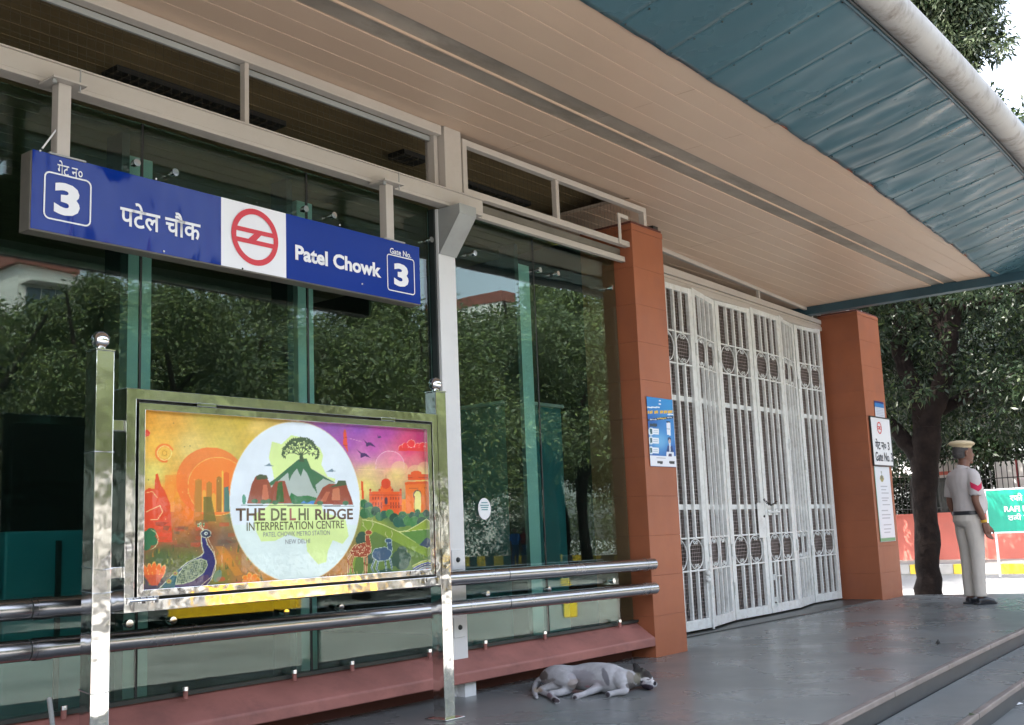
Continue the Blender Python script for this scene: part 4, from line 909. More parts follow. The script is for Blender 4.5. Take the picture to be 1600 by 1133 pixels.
for (px, py) in ((62, 236), (243, 280), (400, 318), (378, 420), (255, 393), (530, 352), (565, 444)):
    q = at(px, py, 1, YS); m = MB(); m.ball((q.x, YS-.005, q.z), .005, 8, 5); m.build('screw', M['dark'] if 345 < px < 446 else M['signwhite'], sg)
# hangers
for (pa_, pb2) in ((105, 232), (613, 366)):
    x = at(pa_, 160 if pa_ < 300 else 320, 1, YS).x; m = MB(); m.box(x-.03, x+.03, YS+.02, YS+.075, ST+.006, 2.975); h = m.build('hanger', M['white'], sg, bevel=.002)
    m = MB(); m.box(x-.075, x+.085, YS-.02, YS+.11, 2.976, 2.986); m.build('clamp_plate', M['white'], h, bevel=.001); m = MB(); m.box(x-.08, x+.09, YS-.01, YS+.10, ST-.002, ST+.006); m.build('clamp_plate', M['greysteel'], h, bevel=.001)
    m = MB(); m.cyl((x+.06, YS+.0, 2.95), (x+.06, YS+.0, 3.055), .0035, 6); m.build('bolt', M['greysteel'], h); m = MB(); m.cyl((x-.06, YS, 2.955), (x-.06, YS, 2.974), .010, 6); m.build('bolt', M['greysteel'], h)
m = MB(); m.tube([at(90, 200, 1, YS+.04), at(66, 232, 1, YS+.02)], .004, 6); m.build('cable', M['signwhite'], sg)

# ================================================================ POSTERS ON THE PILLARS
def paint_blue(U, V, P):
    X, Y = proj_np(P); A = lambda x, y: (990+x/8.09, 600+y/8.09)
    c = idw(X, Y, [(1010, 625, (30, 130, 200)), (1050, 630, (40, 140, 205)), (1012, 660, (20, 90, 170)), (1050, 670, (50, 130, 200)), (1030, 690, (110, 175, 220)), (1015, 710, (25, 90, 170)), (1055, 708, (20, 90, 175))])
    p = Paint(X, Y, c)
    p.poly([A(190, 905), A(550, 915), A(552, 1050), A(190, 1035)], (226, 228, 236))
    p.poly([A(175, 445), A(500, 405), A(500, 435), A(178, 468)], (24, 34, 60))
    for (x0, x1, y, h, cc) in ((320, 345, 212, 14, (230, 235, 240)), (318, 345, 255, 14, (230, 235, 240)), (165, 330, 296, 16, (225, 235, 240)), (430, 500, 386, 16, (225, 232, 240)), (205, 290, 450, 10, (200, 205, 215)), (300, 410, 436, 14, (210, 180, 70)), (420, 485, 424, 8, (200, 205, 215))):
        p.poly([A(x0, y-h/2), A(x1, y-h/2-1), A(x1, y+h/2-1), A(x0, y+h/2)], cc)
    for (x0, x1) in ((178, 200), (205, 240), (262, 310), (335, 372), (380, 425), (432, 490)): p.poly([A(x0, 345-x0*.02), A(x1, 340-x0*.02), A(x1, 375-x0*.02), A(x0, 382-x0*.02)], (220, 176, 60))
    p.poly([A(205, 500), A(295, 500), A(297, 540), A(207, 540)], (40, 60, 80))
    for y in (600, 715, 840): p.ell(*A(220, y), 4.2, 6.4, (210, 225, 235)); p.poly([A(215, y-45), A(318, y-30), A(320, y+38), A(218, y+38)], (226, 232, 240)); p.poly([A(205, y-35), A(235, y-35), A(238, y+30), A(210, y+30)], (50, 90, 96)); p.line([A(250, y-10), A(305, y-6)], .7, (150, 170, 190)); p.line([A(250, y+10), A(305, y+12)], .7, (150, 170, 190))
    p.poly([A(415, 490), A(465, 490), A(470, 650), A(425, 645)], (225, 230, 240)); p.line([A(420, 568), A(468, 568)], .7, (120, 140, 160)); p.poly([A(415, 472), A(460, 472), A(462, 488), A(415, 488)], (20, 30, 50))
    p.ell(*A(452, 700), 2.8, 3.4, (30, 60, 110)); p.ell(*A(455, 730), 2.0, 4.0, (190, 170, 165)); p.poly([A(430, 780), A(490, 780), A(505, 860), A(415, 860)], (24, 60, 120)); p.poly([A(447, 745), A(468, 745), A(466, 880), A(455, 880)], (220, 222, 228)); p.poly([A(415, 860), A(510, 860), A(512, 915), A(415, 912)], (220, 225, 235)); p.poly([A(445, 880), A(480, 880), A(485, 915), A(440, 915)], (70, 60, 100))
    p.line([A(290, 932), A(445, 938)], .6, (150, 150, 160))
    for x in (300, 450): p.poly([A(x, 975), A(x+68, 980), A(x+68, 1010), A(x, 1006)], (50, 52, 60))
    return p.C
a, b = at(1008.5, 619, 1, 4.43), at(1054, 729, 1, 4.43)
o = grid_print('poster', (7.207, 4.4285, 1.408), (7.622-.03, 4.4285, 1.408), (7.207, 4.4285, 1.942), 90, 120, paint_blue, M['print']); tag(o, 'blue notice poster with white footer on the near terracotta pillar', 'poster')
sd = o.modifiers.new('thickness', 'SOLIDIFY'); sd.thickness = .001
# gate board on the far pillar
YN = 4.915
gb = empty('gate_board', 'white gate number board with black lettering on the far terracotta pillar', 'sign', (0, 0, 0))
gx0, gx1, gz0, gz1 = 13.085, 13.735, 1.585, 2.178
m = MB(); m.box(gx0, gx1, YN, YN+.018, gz0, gz1); m.build('panel', M['signwhite'], gb, bevel=.002)
frame_rect(gx0-.006, gx1+.006, gz0-.006, gz1+.006, .014, YN-.004, YN+.015).build('frame', M['dark'], gb)
def lt(s, u0, u1, v0, v1, bold, mt='ink'):
    lettering(s, gx0+(gx1-gx0)*u0, gx0+(gx1-gx0)*u1, gz0+(gz1-gz0)*v0, gz0+(gz1-gz0)*v1, YN-.003, M[mt], gb, 'lettering', bold)
lt('गेट न० 3', .14, .86, .33, .55, .02); lt('Gate No. 3', .10, .97, .09, .28, .015)
cx2, cz2, r2 = gx0+.42*(gx1-gx0), gz0+.78*(gz1-gz0), .075
def circ2(r): return [(cx2+r*math.cos(a), YN-.002, cz2+r*math.sin(a)) for a in np.linspace(0, 2*math.pi, 25)[:-1]]
e2 = MB().ring(circ2(r2), circ2(r2*.8), (0, -.001, 0)); e2.box(cx2-r2*.82, cx2+r2*.82, YN-.003, YN-.002, cz2+r2*.1, cz2+r2*.26); e2.box(cx2-r2*.82, cx2+r2*.82, YN-.003, YN-.002, cz2-r2*.26, cz2-r2*.1); e2.box(cx2-r2*.2, cx2+r2*.2, YN-.003, YN-.002, cz2-r2*.1, cz2+r2*.1); e2.build('emblem', M['signred'], gb)
def paint_white(U, V, P):
    p = Paint(U*100, V*100, (214, 218, 226)); p.poly([(0, 0), (100, 0), (100, 4.5), (0, 4.5)], (50, 140, 90)); p.poly([(0, 0), (5, 0), (5, 99), (0, 99)], (110, 170, 130), .6)
    p.ell(45, 84, 13, 4.5, (150, 140, 70)); p.ell(45, 86, 6, 3, (90, 100, 90)); p.ell(45, 92, 4, 2.2, (150, 150, 140))
    for y in (73, 69, 64, 58, 54, 49, 45, 41, 36, 31, 22, 17, 12): p.line([(22+(y % 5)*3, y), (84-(y % 7)*3, y)], 1.0, (140, 144, 156))
    return p.C
o = grid_print('poster', (13.10, 4.926, .672), (13.60, 4.926, .672), (13.10, 4.926, 1.575), 40, 90, paint_white, M['print']); tag(o, 'tall white printed notice with green foot below the gate number board', 'poster')
def paint_small(U, V, P):
    p = Paint(U*100, V*100, (205, 208, 218)); p.poly([(0, 62), (100, 62), (100, 101), (0, 101)], (60, 120, 180)); p.poly([(0, 88), (100, 88), (100, 101), (0, 101)], (50, 50, 110))
    for y in (12, 22, 32, 42, 52): p.line([(12, y), (86, y)], 3, (160, 166, 184))
    return p.C
a = at(1366, 626, 1, 4.926); b = at(1383, 655, 1, 4.926)
o = grid_print('poster', (a.x, 4.926, gz1+.008), (b.x, 4.926, gz1+.008), (a.x, 4.926, a.z), 30, 30, paint_small, M['print']); tag(o, 'small blue and white slip just above the gate number board', 'poster')
for o in [o for o in COL.objects if o.name.startswith('poster') and not o.modifiers]: sd = o.modifiers.new('thickness', 'SOLIDIFY'); sd.thickness = .001

# ================================================================ BODIES: lofts merged by a voxel remesh into one surface
def body_mesh(name, mb, voxel, mats, matfun=None, smooth_it=6, colfun=None):
    me0 = mb.mesh('raw', mats[:1]); o = bpy.data.objects.new('raw', me0); COL.objects.link(o)
    r = o.modifiers.new('r', 'REMESH'); r.mode = 'VOXEL'; r.voxel_size = voxel; r.use_smooth_shade = True
    s = o.modifiers.new('s', 'SMOOTH'); s.factor = .5; s.iterations = smooth_it
    dg = bpy.context.evaluated_depsgraph_get(); me = bpy.data.meshes.new_from_object(o.evaluated_get(dg)); bpy.data.objects.remove(o)
    me.name = name; me.materials.clear()
    for m in mats: me.materials.append(m)
    me.polygons.foreach_set('use_smooth', [True]*len(me.polygons))
    if matfun: me.polygons.foreach_set('material_index', [matfun(p.center) for p in me.polygons])
    if colfun:
        n = len(me.vertices); a = np.empty(n*3); me.vertices.foreach_get('co', a); c = colfun(a.reshape(-1, 3))/255.0
        l = np.where(c <= .04045, c/12.92, ((c+.055)/1.055)**2.4); ca = me.color_attributes.new('print', 'FLOAT_COLOR', 'POINT')
        ca.data.foreach_set('color', np.concatenate([l, np.ones((n, 1))], 1).ravel().astype(np.float32))
    me.update(); return me
def loft(mb, rings, n=20):
    """rings: (cx,cy,cz,rx,ry[,tilt]) ellipses stacked along z"""
    vs = []; fs = []; k = len(rings)
    for r in rings:
        cx, cy, cz, rx, ry = r[:5]; ti = r[5] if len(r) > 5 else 0
        for j in range(n):
            a = 2*math.pi*j/n; vs.append((cx+rx*math.cos(a), cy+ry*math.sin(a), cz+ti*math.cos(a)*rx))
    for i in range(k-1):
        for j in range(n): fs.append((i*n+j, i*n+(j+1) % n, (i+1)*n+(j+1) % n, (i+1)*n+j))
    fs += [tuple(range(n))[::-1], tuple((k-1)*n+j for j in range(n))]
    mb.add(vs, fs)
def curve(pts, m=4):
    """smooth path through (x,y,z,r) points"""
    P = [Vector(p) for p in pts]; out = []
    for i in range(len(P)-1):
        p0, p1, p2, p3 = P[max(i-1, 0)], P[i], P[i+1], P[min(i+2, len(P)-1)]
        for k in range(m):
            t = k/m; out.append(.5*((2*p1)+(p2-p0)*t+(2*p0-5*p1+4*p2-p3)*t*t+(3*p1-p0-3*p2+p3)*t**3))
    out.append(P[-1]); return out
def limb(mb, pts, n=14, m=4):
    c = curve([Vector((*p[:3], p[3])) for p in pts], m) if len(pts) > 2 else [Vector((*p[:3], p[3])) for p in pts]
    mb.tube([v.to_3d() for v in c], [max(.002, v[3]) for v in c], n)
def hand(mb, w, d, side, fwd):
    """w wrist, d direction down the palm, side = thumb side direction; relaxed curl"""
    w = Vector(w); d = Vector(d).normalized(); fw = Vector(fwd).normalized(); nrm = d.cross(fw).normalized()*side
    mb.bar(w-d*.01, w+d*.095, .034, .082, fw); mb.tube([w-d*.01, w+d*.03, w+d*.09], [.030, .033, .030], 10)
    for k, L in enumerate((.072, .080, .075, .058)):
        b = w+d*.085+fw*(.030-.020*k); p1 = b+d*L*.5+nrm*.006; p2 = b+d*L*.85+nrm*.026; p3 = b+d*L*.98+nrm*.046
        mb.tube([b-d*.02, b, p1, p2, p3], [.0105, .0105, .0095, .0088, .007], 8)
    b = w+d*.02+fw*.030; mb.tube([b, b+fw*.028+d*.03+nrm*.008, b+fw*.034+d*.06+nrm*.016, b+fw*.028+d*.085+nrm*.022], [.015, .0125, .011, .009], 8)
M['skin'] = mat('brown skin', (.14, .06, .038), .5, var=.1, vscale=8)
M['shirt'] = mat('khaki grey uniform shirt', (.46, .42, .415), .85, var=.08, vscale=7, wave=.010, wscale=9, wstretch=(1, 1, .6))
M['trousers'] = mat('pale khaki trousers', (.48, .44, .40), .85, var=.08, vscale=5, wave=.012, wscale=7, wstretch=(1.6, 1.6, .5))
M['leather'] = mat('black leather', (.015, .016, .022), .35)
M['hair'] = mat('black grey hair', (.05, .045, .045), .8, var=.3, vscale=30)
M['beret'] = mat('khaki beret felt', (.52, .42, .27), .85)
M['crimson'] = mat('crimson stripe cloth', (.45, .01, .06), .8)
M['thread'] = mat('yellow thread', (.85, .50, .04), .6)
M['denim'] = mat('blue denim', (.06, .12, .30), .8); M['bluecloth'] = mat('bright blue cloth', (.04, .16, .55), .8); M['maroon'] = mat('maroon cloth', (.22, .015, .02), .8)

def make_person(label, loc, rz, shirt, trousers, cap=True, scale=1, vox=.011, group=None, head_turn=0):
    t = empty('person', label, 'person', loc, rz, group); t.scale = (scale,)*3
    # x forward, y left. legs slightly apart
    b = MB()
    for s in (-1, 1):
        limb(b, [(0, .085*s, .93, .085), (.01, .09*s, .75, .078), (.01, .088*s, .50, .055), (-.005, .086*s, .30, .050), (-.015, .085*s, .10, .036), (-.01, .085*s, .05, .036)])
        limb(b, [(-.03, .085*s, .035, .034), (.04, .088*s, .04, .038), (.12, .092*s, .025, .030)])
    loft(b, [(0, 0, .86, .11, .15), (0, 0, .95, .125, .17), (.01, 0, 1.05, .12, .15), (.015, 0, 1.15, .125, .155), (.0, 0, 1.30, .13, .18), (-.01, 0, 1.40, .11, .19), (-.01, 0, 1.46, .075, .13), (-.005, 0, 1.49, .06, .065)])
    limb(b, [(-.01, 0, 1.44, .066), (.005, 0, 1.50, .063), (.015, 0, 1.56, .060)])
    # head
    hd_ = MB(); loft(hd_, [(.02, 0, 1.535, .05, .04), (.035, 0, 1.56, .078, .055), (.03, 0, 1.60, .094, .068), (.022, 0, 1.65, .100, .076), (.015, 0, 1.69, .098, .076), (.01, 0, 1.73, .085, .068), (.008, 0, 1.755, .05, .04)])
    hd_.prism([(.118, .012, 1.605), (.118, -.012, 1.605), (.148, 0, 1.613), ], (0, 0, .001)); hd_.tube([(.112, 0, 1.66), (.125, 0, 1.635), (.141, 0, 1.617), (.125, 0, 1.608)], [.009, .011, .014, .010], 8)
    hd_.tube([(.105, .028, 1.583), (.124, 0, 1.586), (.105, -.028, 1.583)], [.007, .010, .007], 6); hd_.tube([(.102, .024, 1.571), (.118, 0, 1.569), (.102, -.024, 1.571)], [.007, .009, .007], 6); hd_.ball((.098, 0, 1.545), .024)
    for s in (-1, 1):
        hd_.tube([(.02, .076*s, 1.665), (.004, .088*s, 1.66), (-.004, .086*s, 1.635), (.012, .078*s, 1.61)], [.008, .011, .010, .007], 8); hd_.tube([(.103, .018*s, 1.672), (.100, .05*s, 1.672)], [.009, .008], 6)
    # turn the head
    ca, sa = math.cos(head_turn), math.sin(head_turn)
    hv = [((x-.01)*ca-y*sa+.01, (x-.01)*sa+y*ca, z) for x, y, z in hd_.v]; b.add(hv, hd_.f)
    el = []
    for s in (-1, 1):
        limb(b, [(-.01, .15*s, 1.40, .055), (-.02, .198*s, 1.34, .052), (-.045, .218*s, 1.20, .044), (-.05, .222*s, 1.10, .038), (-.005, .225*s, .98, .036), (.04, .222*s, .86, .026)])
        hand(b, (.042, .222*s, .855), (.16, 0, -1), -s, (1, 0, 0))
    body = link('body', body_mesh('body', b, vox*.6, [M['skin']], smooth_it=3), t)
    # shirt
    s_ = MB(); loft(s_, [(.012, 0, .965, .158, .186), (.036, 0, 1.02, .174, .184), (.042, 0, 1.10, .178, .182), (.022, 0, 1.20, .168, .190), (-.004, 0, 1.32, .160, .205), (-.014, 0, 1.40, .142, .206), (-.014, 0, 1.455, .100, .150), (-.008, 0, 1.485, .068, .072)])
    for k in (-1, 1):
        limb(s_, [(-.01, .12*k, 1.405, .070), (-.018, .180*k, 1.375, .072), (-.034, .212*k, 1.27, .067), (-.048, .225*k, 1.165, .065)])
    s_.tube([(-.055, .04, 1.495), (-.07, 0, 1.50), (-.055, -.04, 1.495)], [.02, .022, .02], 8); s_.tube([(-.05, .045, 1.495), (.02, .055, 1.478), (.065, .02, 1.455)], [.02, .018, .012], 8); s_.tube([(-.05, -.045, 1.495), (.02, -.055, 1.478), (.065, -.02, 1.455)], [.02, .018, .012], 8)
    sh = link('shirt', body_mesh('shirt', s_, vox, [shirt], smooth_it=4), t)
    p_ = MB(); loft(p_, [(0, 0, .84, .115, .165), (-.01, 0, .90, .145, .185), (0, 0, .96, .146, .180), (.012, 0, .995, .146, .176)])
    for k in (-1, 1): limb(p_, [(-.005, .082*k, .93, .100), (.0, .088*k, .78, .098), (.005, .088*k, .60, .082), (.0, .088*k, .45, .074), (-.01, .087*k, .25, .068), (-.012, .087*k, .085, .066)])
    link('trousers', body_mesh('trousers', p_, vox, [trousers], smooth_it=4), t)
    for k in (-1, 1):
        q = MB(); limb(q, [(-.055, .087*k, .035, .036), (0, .087*k, .045, .044), (.07, .090*k, .035, .040), (.15, .094*k, .024, .026)]); q.box(-.085, .165, .087*k-.038, .087*k+.042, 0, .022)
        link('shoe', body_mesh('shoe', q, .007, [M['leather']], smooth_it=3), t)
    q = MB(); rg = lambda r1, r2: [(.010+r1*math.cos(a), r2*math.sin(a), 0) for a in np.linspace(0, 2*math.pi, 33)[:-1]]
    O = [(x, y, .965) for x, y, z in rg(.158, .190)]; I = [(x, y, .965) for x, y, z in rg(.140, .172)]; q.ring(O, I, (0, 0, .042)); q.build('belt', M['leather'], t, smooth=True)
    for k in (-1, 1): q = MB(); q.bar((-.012, .085*k, 1.478), (-.018, .175*k, 1.452), .045, .008); q.build('epaulette', M['trousers'] if cap else shirt, sh, bevel=.003)
    # hair
    h = MB(); loft(h, [(-.030, 0, 1.585, .055, .062), (-.022, 0, 1.63, .086, .080), (-.002, 0, 1.68, .098, .083), (.0, 0, 1.735, .088, .074), (0, 0, 1.765, .05, .045)])
    hv = [((x-.01)*ca-y*sa+.01, (x-.01)*sa+y*ca, z) for x, y, z in h.v]; h.v = hv; link('hair', body_mesh('hair', h, .008, [M['hair']], smooth_it=2), t)
    mo = MB(); mo.tube([(.108, .03, 1.592), (.134, 0, 1.598), (.108, -.03, 1.592)], [.005, .008, .005], 6); mo.v = [((x-.01)*ca-y*sa+.01, (x-.01)*sa+y*ca, z) for x, y, z in mo.v]; mo.build('moustache', M['hair'], t, smooth=True)
    if cap:
        c = MB(); loft(c, [(.012, 0, 1.700, .100, .084), (.012, 0, 1.722, .106, .088), (.012, 0, 1.730, .128, .112), (.01, .0, 1.742, .142, .128), (.008, .0, 1.752, .146, .132), (.004, 0, 1.775, .118, .104), (0, 0, 1.785, .06, .05)])
        c.v = [((x-.01)*ca-y*sa+.01, (x-.01)*sa+y*ca, z+.10*(-((x-.01)*.25))) for x, y, z in c.v]; link('cap', body_mesh('cap', c, .007, [M['beret']], smooth_it=4), t)
        # stripes on the right sleeve, threads at the wrist
        q = MB(); k = -1
        def slv(a, z):   # a: angle about the sleeve axis from the outside towards the back
            u = (1.375-z)/.21; cx_, cy_ = -.020-.026*u, (.184+.040*u)*k; r = .0760-.006*u; return (cx_-r*math.sin(a), cy_+k*r*math.cos(a), z)
        for a0, a1, z0, z1 in ((-.95, 0.15, 1.318, 1.272), (0.15, 1.2, 1.272, 1.318)):
            A_ = [slv(a0+(a1-a0)*i/5, z0+(z1-z0)*i/5) for i in range(6)]; B_ = [slv(a0+(a1-a0)*i/5, z0+(z1-z0)*i/5-.062) for i in range(6)]
            q.add(A_+B_, [(i, i+1, 7+i, 6+i) for i in range(5)])
        o = q.build('sleeve_stripe', M['crimson'], sh); sd = o.modifiers.new('t', 'SOLIDIFY'); sd.thickness = .004; sd.offset = 0
        for z in (.90, .885): q = MB(); q.tube([(.028+.030*math.cos(a), -.223+.030*math.sin(a), z+.004*math.cos(a)) for a in np.linspace(0, 2*math.pi, 17)[:-1]], .006, 6, closed=True); q.build('bracelet', M['thread'], t, smooth=True)
    return t
_f = RT*.97+FW*.24; pface = math.atan2(_f.y, _f.x)
pp = at(1527, 944, 2, 0)
cop = make_person('policeman in khaki beret and uniform standing at the platform edge', (pp.x, pp.y, 0.0), pface, M['shirt'], M['trousers'], True, .985, .011, None, -.12)

# ================================================================ SLEEPING DOG
dog = empty('dog', 'white street dog with dark head patches asleep on the platform floor', 'dog', (5.5, 3.85, 0)); dog.location = (0, 0, 0)
def dg(cx, cy, z): return at(800+cx/5.714, 1000+cy/5.714, 2, z)      # crop pixel at height z
def dn(cx, cy, z, r): p = dg(cx, cy, z); return (p.x, p.y, p.z, r)
D_ = MB()
limb(D_, [dn(300, 330, .062, .038), dn(370, 335, .074, .070), dn(450, 340, .078, .078), dn(560, 335, .080, .070), dn(680, 330, .084, .082), dn(800, 335, .085, .086), dn(900, 345, .082, .084), dn(985, 355, .072, .066), dn(1060, 352, .060, .052), dn(1110, 345, .056, .048)], 20)
limb(D_, [dn(1100, 335, .058, .045), dn(1150, 325, .060, .050), dn(1190, 350, .052, .046), dn(1225, 380, .040, .030), dn(1262, 396, .034, .022), dn(1274, 390, .034, .016)], 16)
limb(D_, [dn(1180, 400, .028, .022), dn(1225, 418, .022, .018), dn(1250, 425, .020, .013)], 10)
limb(D_, [dn(1110, 300, .092, .020), dn(1118, 262, .116, .024), dn(1100, 228, .136, .016), dn(1088, 212, .142, .009)], 8)
limb(D_, [dn(1150, 290, .090, .016), dn(1160, 262, .108, .013), dn(1172, 262, .106, .006)], 8)
# near foreleg, far foreleg
limb(D_, [dn(930, 310, .100, .050), dn(965, 350, .085, .050), dn(990, 410, .050, .034), dn(1010, 455, .028, .022), dn(940, 468, .022, .018), dn(890, 478, .018, .017), dn(850, 490, .014, .019)], 12)
limb(D_, [dn(800, 370, .060, .045), dn(770, 420, .040, .030), dn(700, 460, .024, .021), dn(640, 485, .018, .017), dn(600, 498, .015, .018), dn(556, 512, .013, .019)], 12)
# hind legs
limb(D_, [dn(420, 330, .100, .058), dn(500, 360, .088, .052), dn(530, 390, .070, .036), dn(430, 400, .058, .032), dn(330, 425, .042, .025), dn(255, 448, .026, .020), dn(300, 478, .020, .016), dn(350, 500, .016, .016)], 12)
limb(D_, [dn(470, 400, .050, .040), dn(500, 440, .034, .028), dn(430, 470, .026, .022), dn(350, 480, .022, .019), dn(345, 500, .016, .018), dn(405, 548, .012, .018)], 12)
limb(D_, [dn(300, 330, .050, .026), dn(235, 370, .040, .020), dn(200, 430, .026, .017), dn(205, 480, .016, .016), dn(222, 515, .012, .010)], 10)
def dogcol(P):
    X, Y = proj_np(P); X = (X-800)*5.714; Y = (Y-1000)*5.714
    nz = np.array([mnoise.noise(Vector(p*26)) for p in P]); nz2 = np.array([mnoise.noise(Vector(p*75)) for p in P])
    C = np.ones((len(P), 1))*np.array([[168, 167, 171.]])*(1+.07*nz+.04*nz2)[:, None]
    def bl(x, y, rx, ry, col, a=.9, ang=0):
        nonlocal C
        dx, dy = X-x, Y-y; ca, sa = math.cos(ang), math.sin(ang); d = np.hypot((dx*ca+dy*sa)/rx, (-dx*sa+dy*ca)/ry)+.22*nz+.10*nz2
        w_ = np.clip((1.15-d)*4, 0, 1)[:, None]*a; C = C*(1-w_)+np.array(col)*w_
    bl(620, 330, 110, 60, (140, 136, 142), .75); bl(560, 390, 60, 45, (142, 128, 122), .7); bl(700, 390, 120, 35, (150, 142, 146), .7)
    bl(835, 330, 26, 70, (98, 96, 102), .8, -.35); bl(280, 320, 40, 40, (96, 90, 84), .8); bl(1055, 340, 34, 60, (120, 112, 106), .75, -.2)
    bl(1060, 410, 46, 26, (84, 78, 76), .8); bl(235, 445, 40, 24, (160, 140, 118), .7); bl(330, 365, 60, 14, (130, 122, 118), .6, -.2)
    bl(1175, 300, 66, 52, (66, 64, 58), .95, .5); bl(1120, 235, 50, 55, (42, 40, 40), .95); bl(1215, 315, 45, 30, (52, 48, 48), .9, .7); bl(1120, 345, 34, 50, (110, 104, 88), .8)
    bl(1198, 352, 42, 20, (208, 206, 208), .95, .1); bl(1262, 350, 16, 34, (214, 212, 214), .95, .25); bl(1165, 385, 24, 26, (150, 140, 146), .8)
    bl(1210, 420, 54, 24, (44, 36, 46), .95, .1); bl(1276, 388, 14, 18, (22, 20, 26), .98); bl(1155, 372, 12, 10, (30, 26, 30), .9)
    bl(560, 515, 22, 16, (62, 56, 60), .9); bl(855, 490, 20, 22, (58, 54, 60), .9); bl(390, 540, 40, 20, (52, 42, 46), .9, .3); bl(335, 500, 24, 26, (120, 92, 100), .7); bl(675, 415, 22, 10, (196, 130, 140), .7); bl(600, 495, 30, 12, (150, 142, 146), .6)
    return np.clip(C, 10, 240)
M['fur'] = attr_mat('short dog fur', .8, 0, .2, .0015, 260)
link('body', body_mesh('body', D_, .0055, [M['fur']], smooth_it=3, colfun=dogcol), dog)
e = MB(); p = dg(1222, 345, .062); e.tube([dg(1205, 352, .068), dg(1218, 356, .07), dg(1232, 350, .066)], [.002, .0028, .002], 6); e.build('closed_eye', M['leather'], dog)

# ================================================================ TREES
def leaf_cloud(centres, n, L, Wd, seed, droop=.5):
    """n leaves scattered in ellipsoid clumps; each leaf a folded pair of long faces"""
    rg = np.random.default_rng(seed); c = np.array([q[:3] for q in centres]); r = np.array([q[3:6] for q in centres])
    vol = r.prod(1)**.75; k = rg.choice(len(c), n, p=vol/vol.sum())
    d = rg.normal(size=(n, 3)); d /= np.linalg.norm(d, axis=1)[:, None]; rad = rg.random(n)**.42
    # leaf whorls: snap groups of leaves to shared twig ends
    g = n//7+1; gi = rg.integers(0, g, n); off = rg.normal(size=(n, 3))*L*.45
    gk = rg.choice(len(c), g, p=vol/vol.sum()); gd = rg.normal(size=(g, 3)); gd /= np.linalg.norm(gd, axis=1)[:, None]; gr = rg.random(g)**.42*(1+.25*rg.normal(size=g)*.5)
    P = c[gk[gi]]+gd[gi]*gr[gi][:, None]*r[gk[gi]]+off
    a = off/np.maximum(np.linalg.norm(off, axis=1), 1e-6)[:, None]; a[:, 2] -= droop; a += rg.normal(size=(n, 3))*.25; a /= np.linalg.norm(a, axis=1)[:, None]
    s = np.cross(a, rg.normal(size=(n, 3))); s /= np.linalg.norm(s, axis=1)[:, None]; nn = np.cross(a, s)
    Ls = (L*rg.uniform(.6, 1.25, n))[:, None]; Ws = (Wd*rg.uniform(.7, 1.2, n))[:, None]
    V = np.stack([P, P+a*Ls*.45+s*Ws*.5+nn*Ws*.15, P+a*Ls, P+a*Ls*.45-s*Ws*.5+nn*Ws*.15], 1).reshape(-1, 3)
    F = np.arange(n*4).reshape(n, 4); return V, F
def tree_parts(limbs, clumps, n, L, Wd, seed, mats, droop=.5, mixmat=.25):
    mb = MB(); rr = random.Random(seed)
    for pts in limbs:
        q = curve([Vector(p) for p in pts], 5); path = [v.to_3d()+Vector((rr.uniform(-1, 1), rr.uniform(-1, 1), 0))*v[3]*.10 for v in q]; mb.tube(path, [v[3]*(1+rr.uniform(-.07, .07)) for v in q], 12)
    tm = mb.mesh('trunk', M['bark'], True)
    V, F = leaf_cloud(clumps, n, L, Wd, seed, droop); mi = (np.random.default_rng(seed).random(n) < mixmat).astype(int)
    return tm, np_mesh('crown', V, F, mats, mi=mi)
def place_tree(label, loc, rz, tm, cm, sc=1, group=None, cat='tree', name='shade_tree'):
    t = empty(name, label, cat, loc, rz, group); t.scale = (sc, sc, sc)
    a = link('trunk', tm, t); b = link('crown', cm, t); b['kind'] = 'stuff'; return t

# the tree beside the far pillar (local coordinates from its base)
TB = at(1450, 900, 0, 16.6); TB = Vector((TB.x, TB.y, GZ))
def tq(px, py, dx=0): p = at(px, py, 0, TB.x+dx); return p-TB
def tn(px, py, r, dx=0): p = tq(px, py, dx); return (p.x, p.y, p.z, r)
b0_ = tn(1451, 928, .18); base = (b0_[0], b0_[1]+.0, 0, .24)
limbs = [[base, tn(1452, 935, .195), tn(1448, 850, .175), tn(1445, 770, .18), tn(1446, 700, .21), tn(1448, 655, .19)],
         [tn(1445, 720, .16), tn(1415, 690, .12), tn(1385, 655, .10), tn(1355, 625, .08)],
         [tn(1446, 670, .17), tn(1465, 620, .15), tn(1478, 560, .13), tn(1484, 520, .13), tn(1500, 470, .10, .3), tn(1520, 430, .07, .3)],
         [tn(1484, 540, .11), tn(1460, 500, .11), tn(1440, 480, .09), tn(1430, 450, .07), tn(1437, 420, .05)],
         [tn(1448, 680, .15), tn(1425, 600, .13), tn(1405, 545, .12), tn(1408, 510, .11), tn(1395, 480, .08), tn(1375, 460, .05)],
         [tn(1410, 520, .09), tn(1430, 505, .08), tn(1448, 480, .07), tn(1452, 455, .05)],
         [tn(1470, 640, .10, .4), tn(1530, 610, .09, .4), tn(1570, 600, .08, .2), tn(1600, 580, .07), tn(1660, 560, .05)],
         [tn(1500, 480, .07), tn(1545, 470, .05), tn(1590, 455, .04), tn(1640, 450, .03)]]
cl = []
rg = random.Random(5)
for i in range(60):
    px, py = rg.uniform(1330, 1680), rg.uniform(400, 640)
    p = tq(px, py, rg.uniform(-.8, 3.0)); r = rg.uniform(.35, .62); cl.append((p.x, p.y, p.z, r, r, r*.75))
for i in range(26):
    px, py = rg.uniform(1395, 1640), rg.uniform(600, 690); 
    if px > 1470 and py > 670: py = 655
    p = tq(px, py, rg.uniform(.6, 3.2)); r = rg.uniform(.25, .45); cl.append((p.x, p.y, p.z, r, r, r*.9))
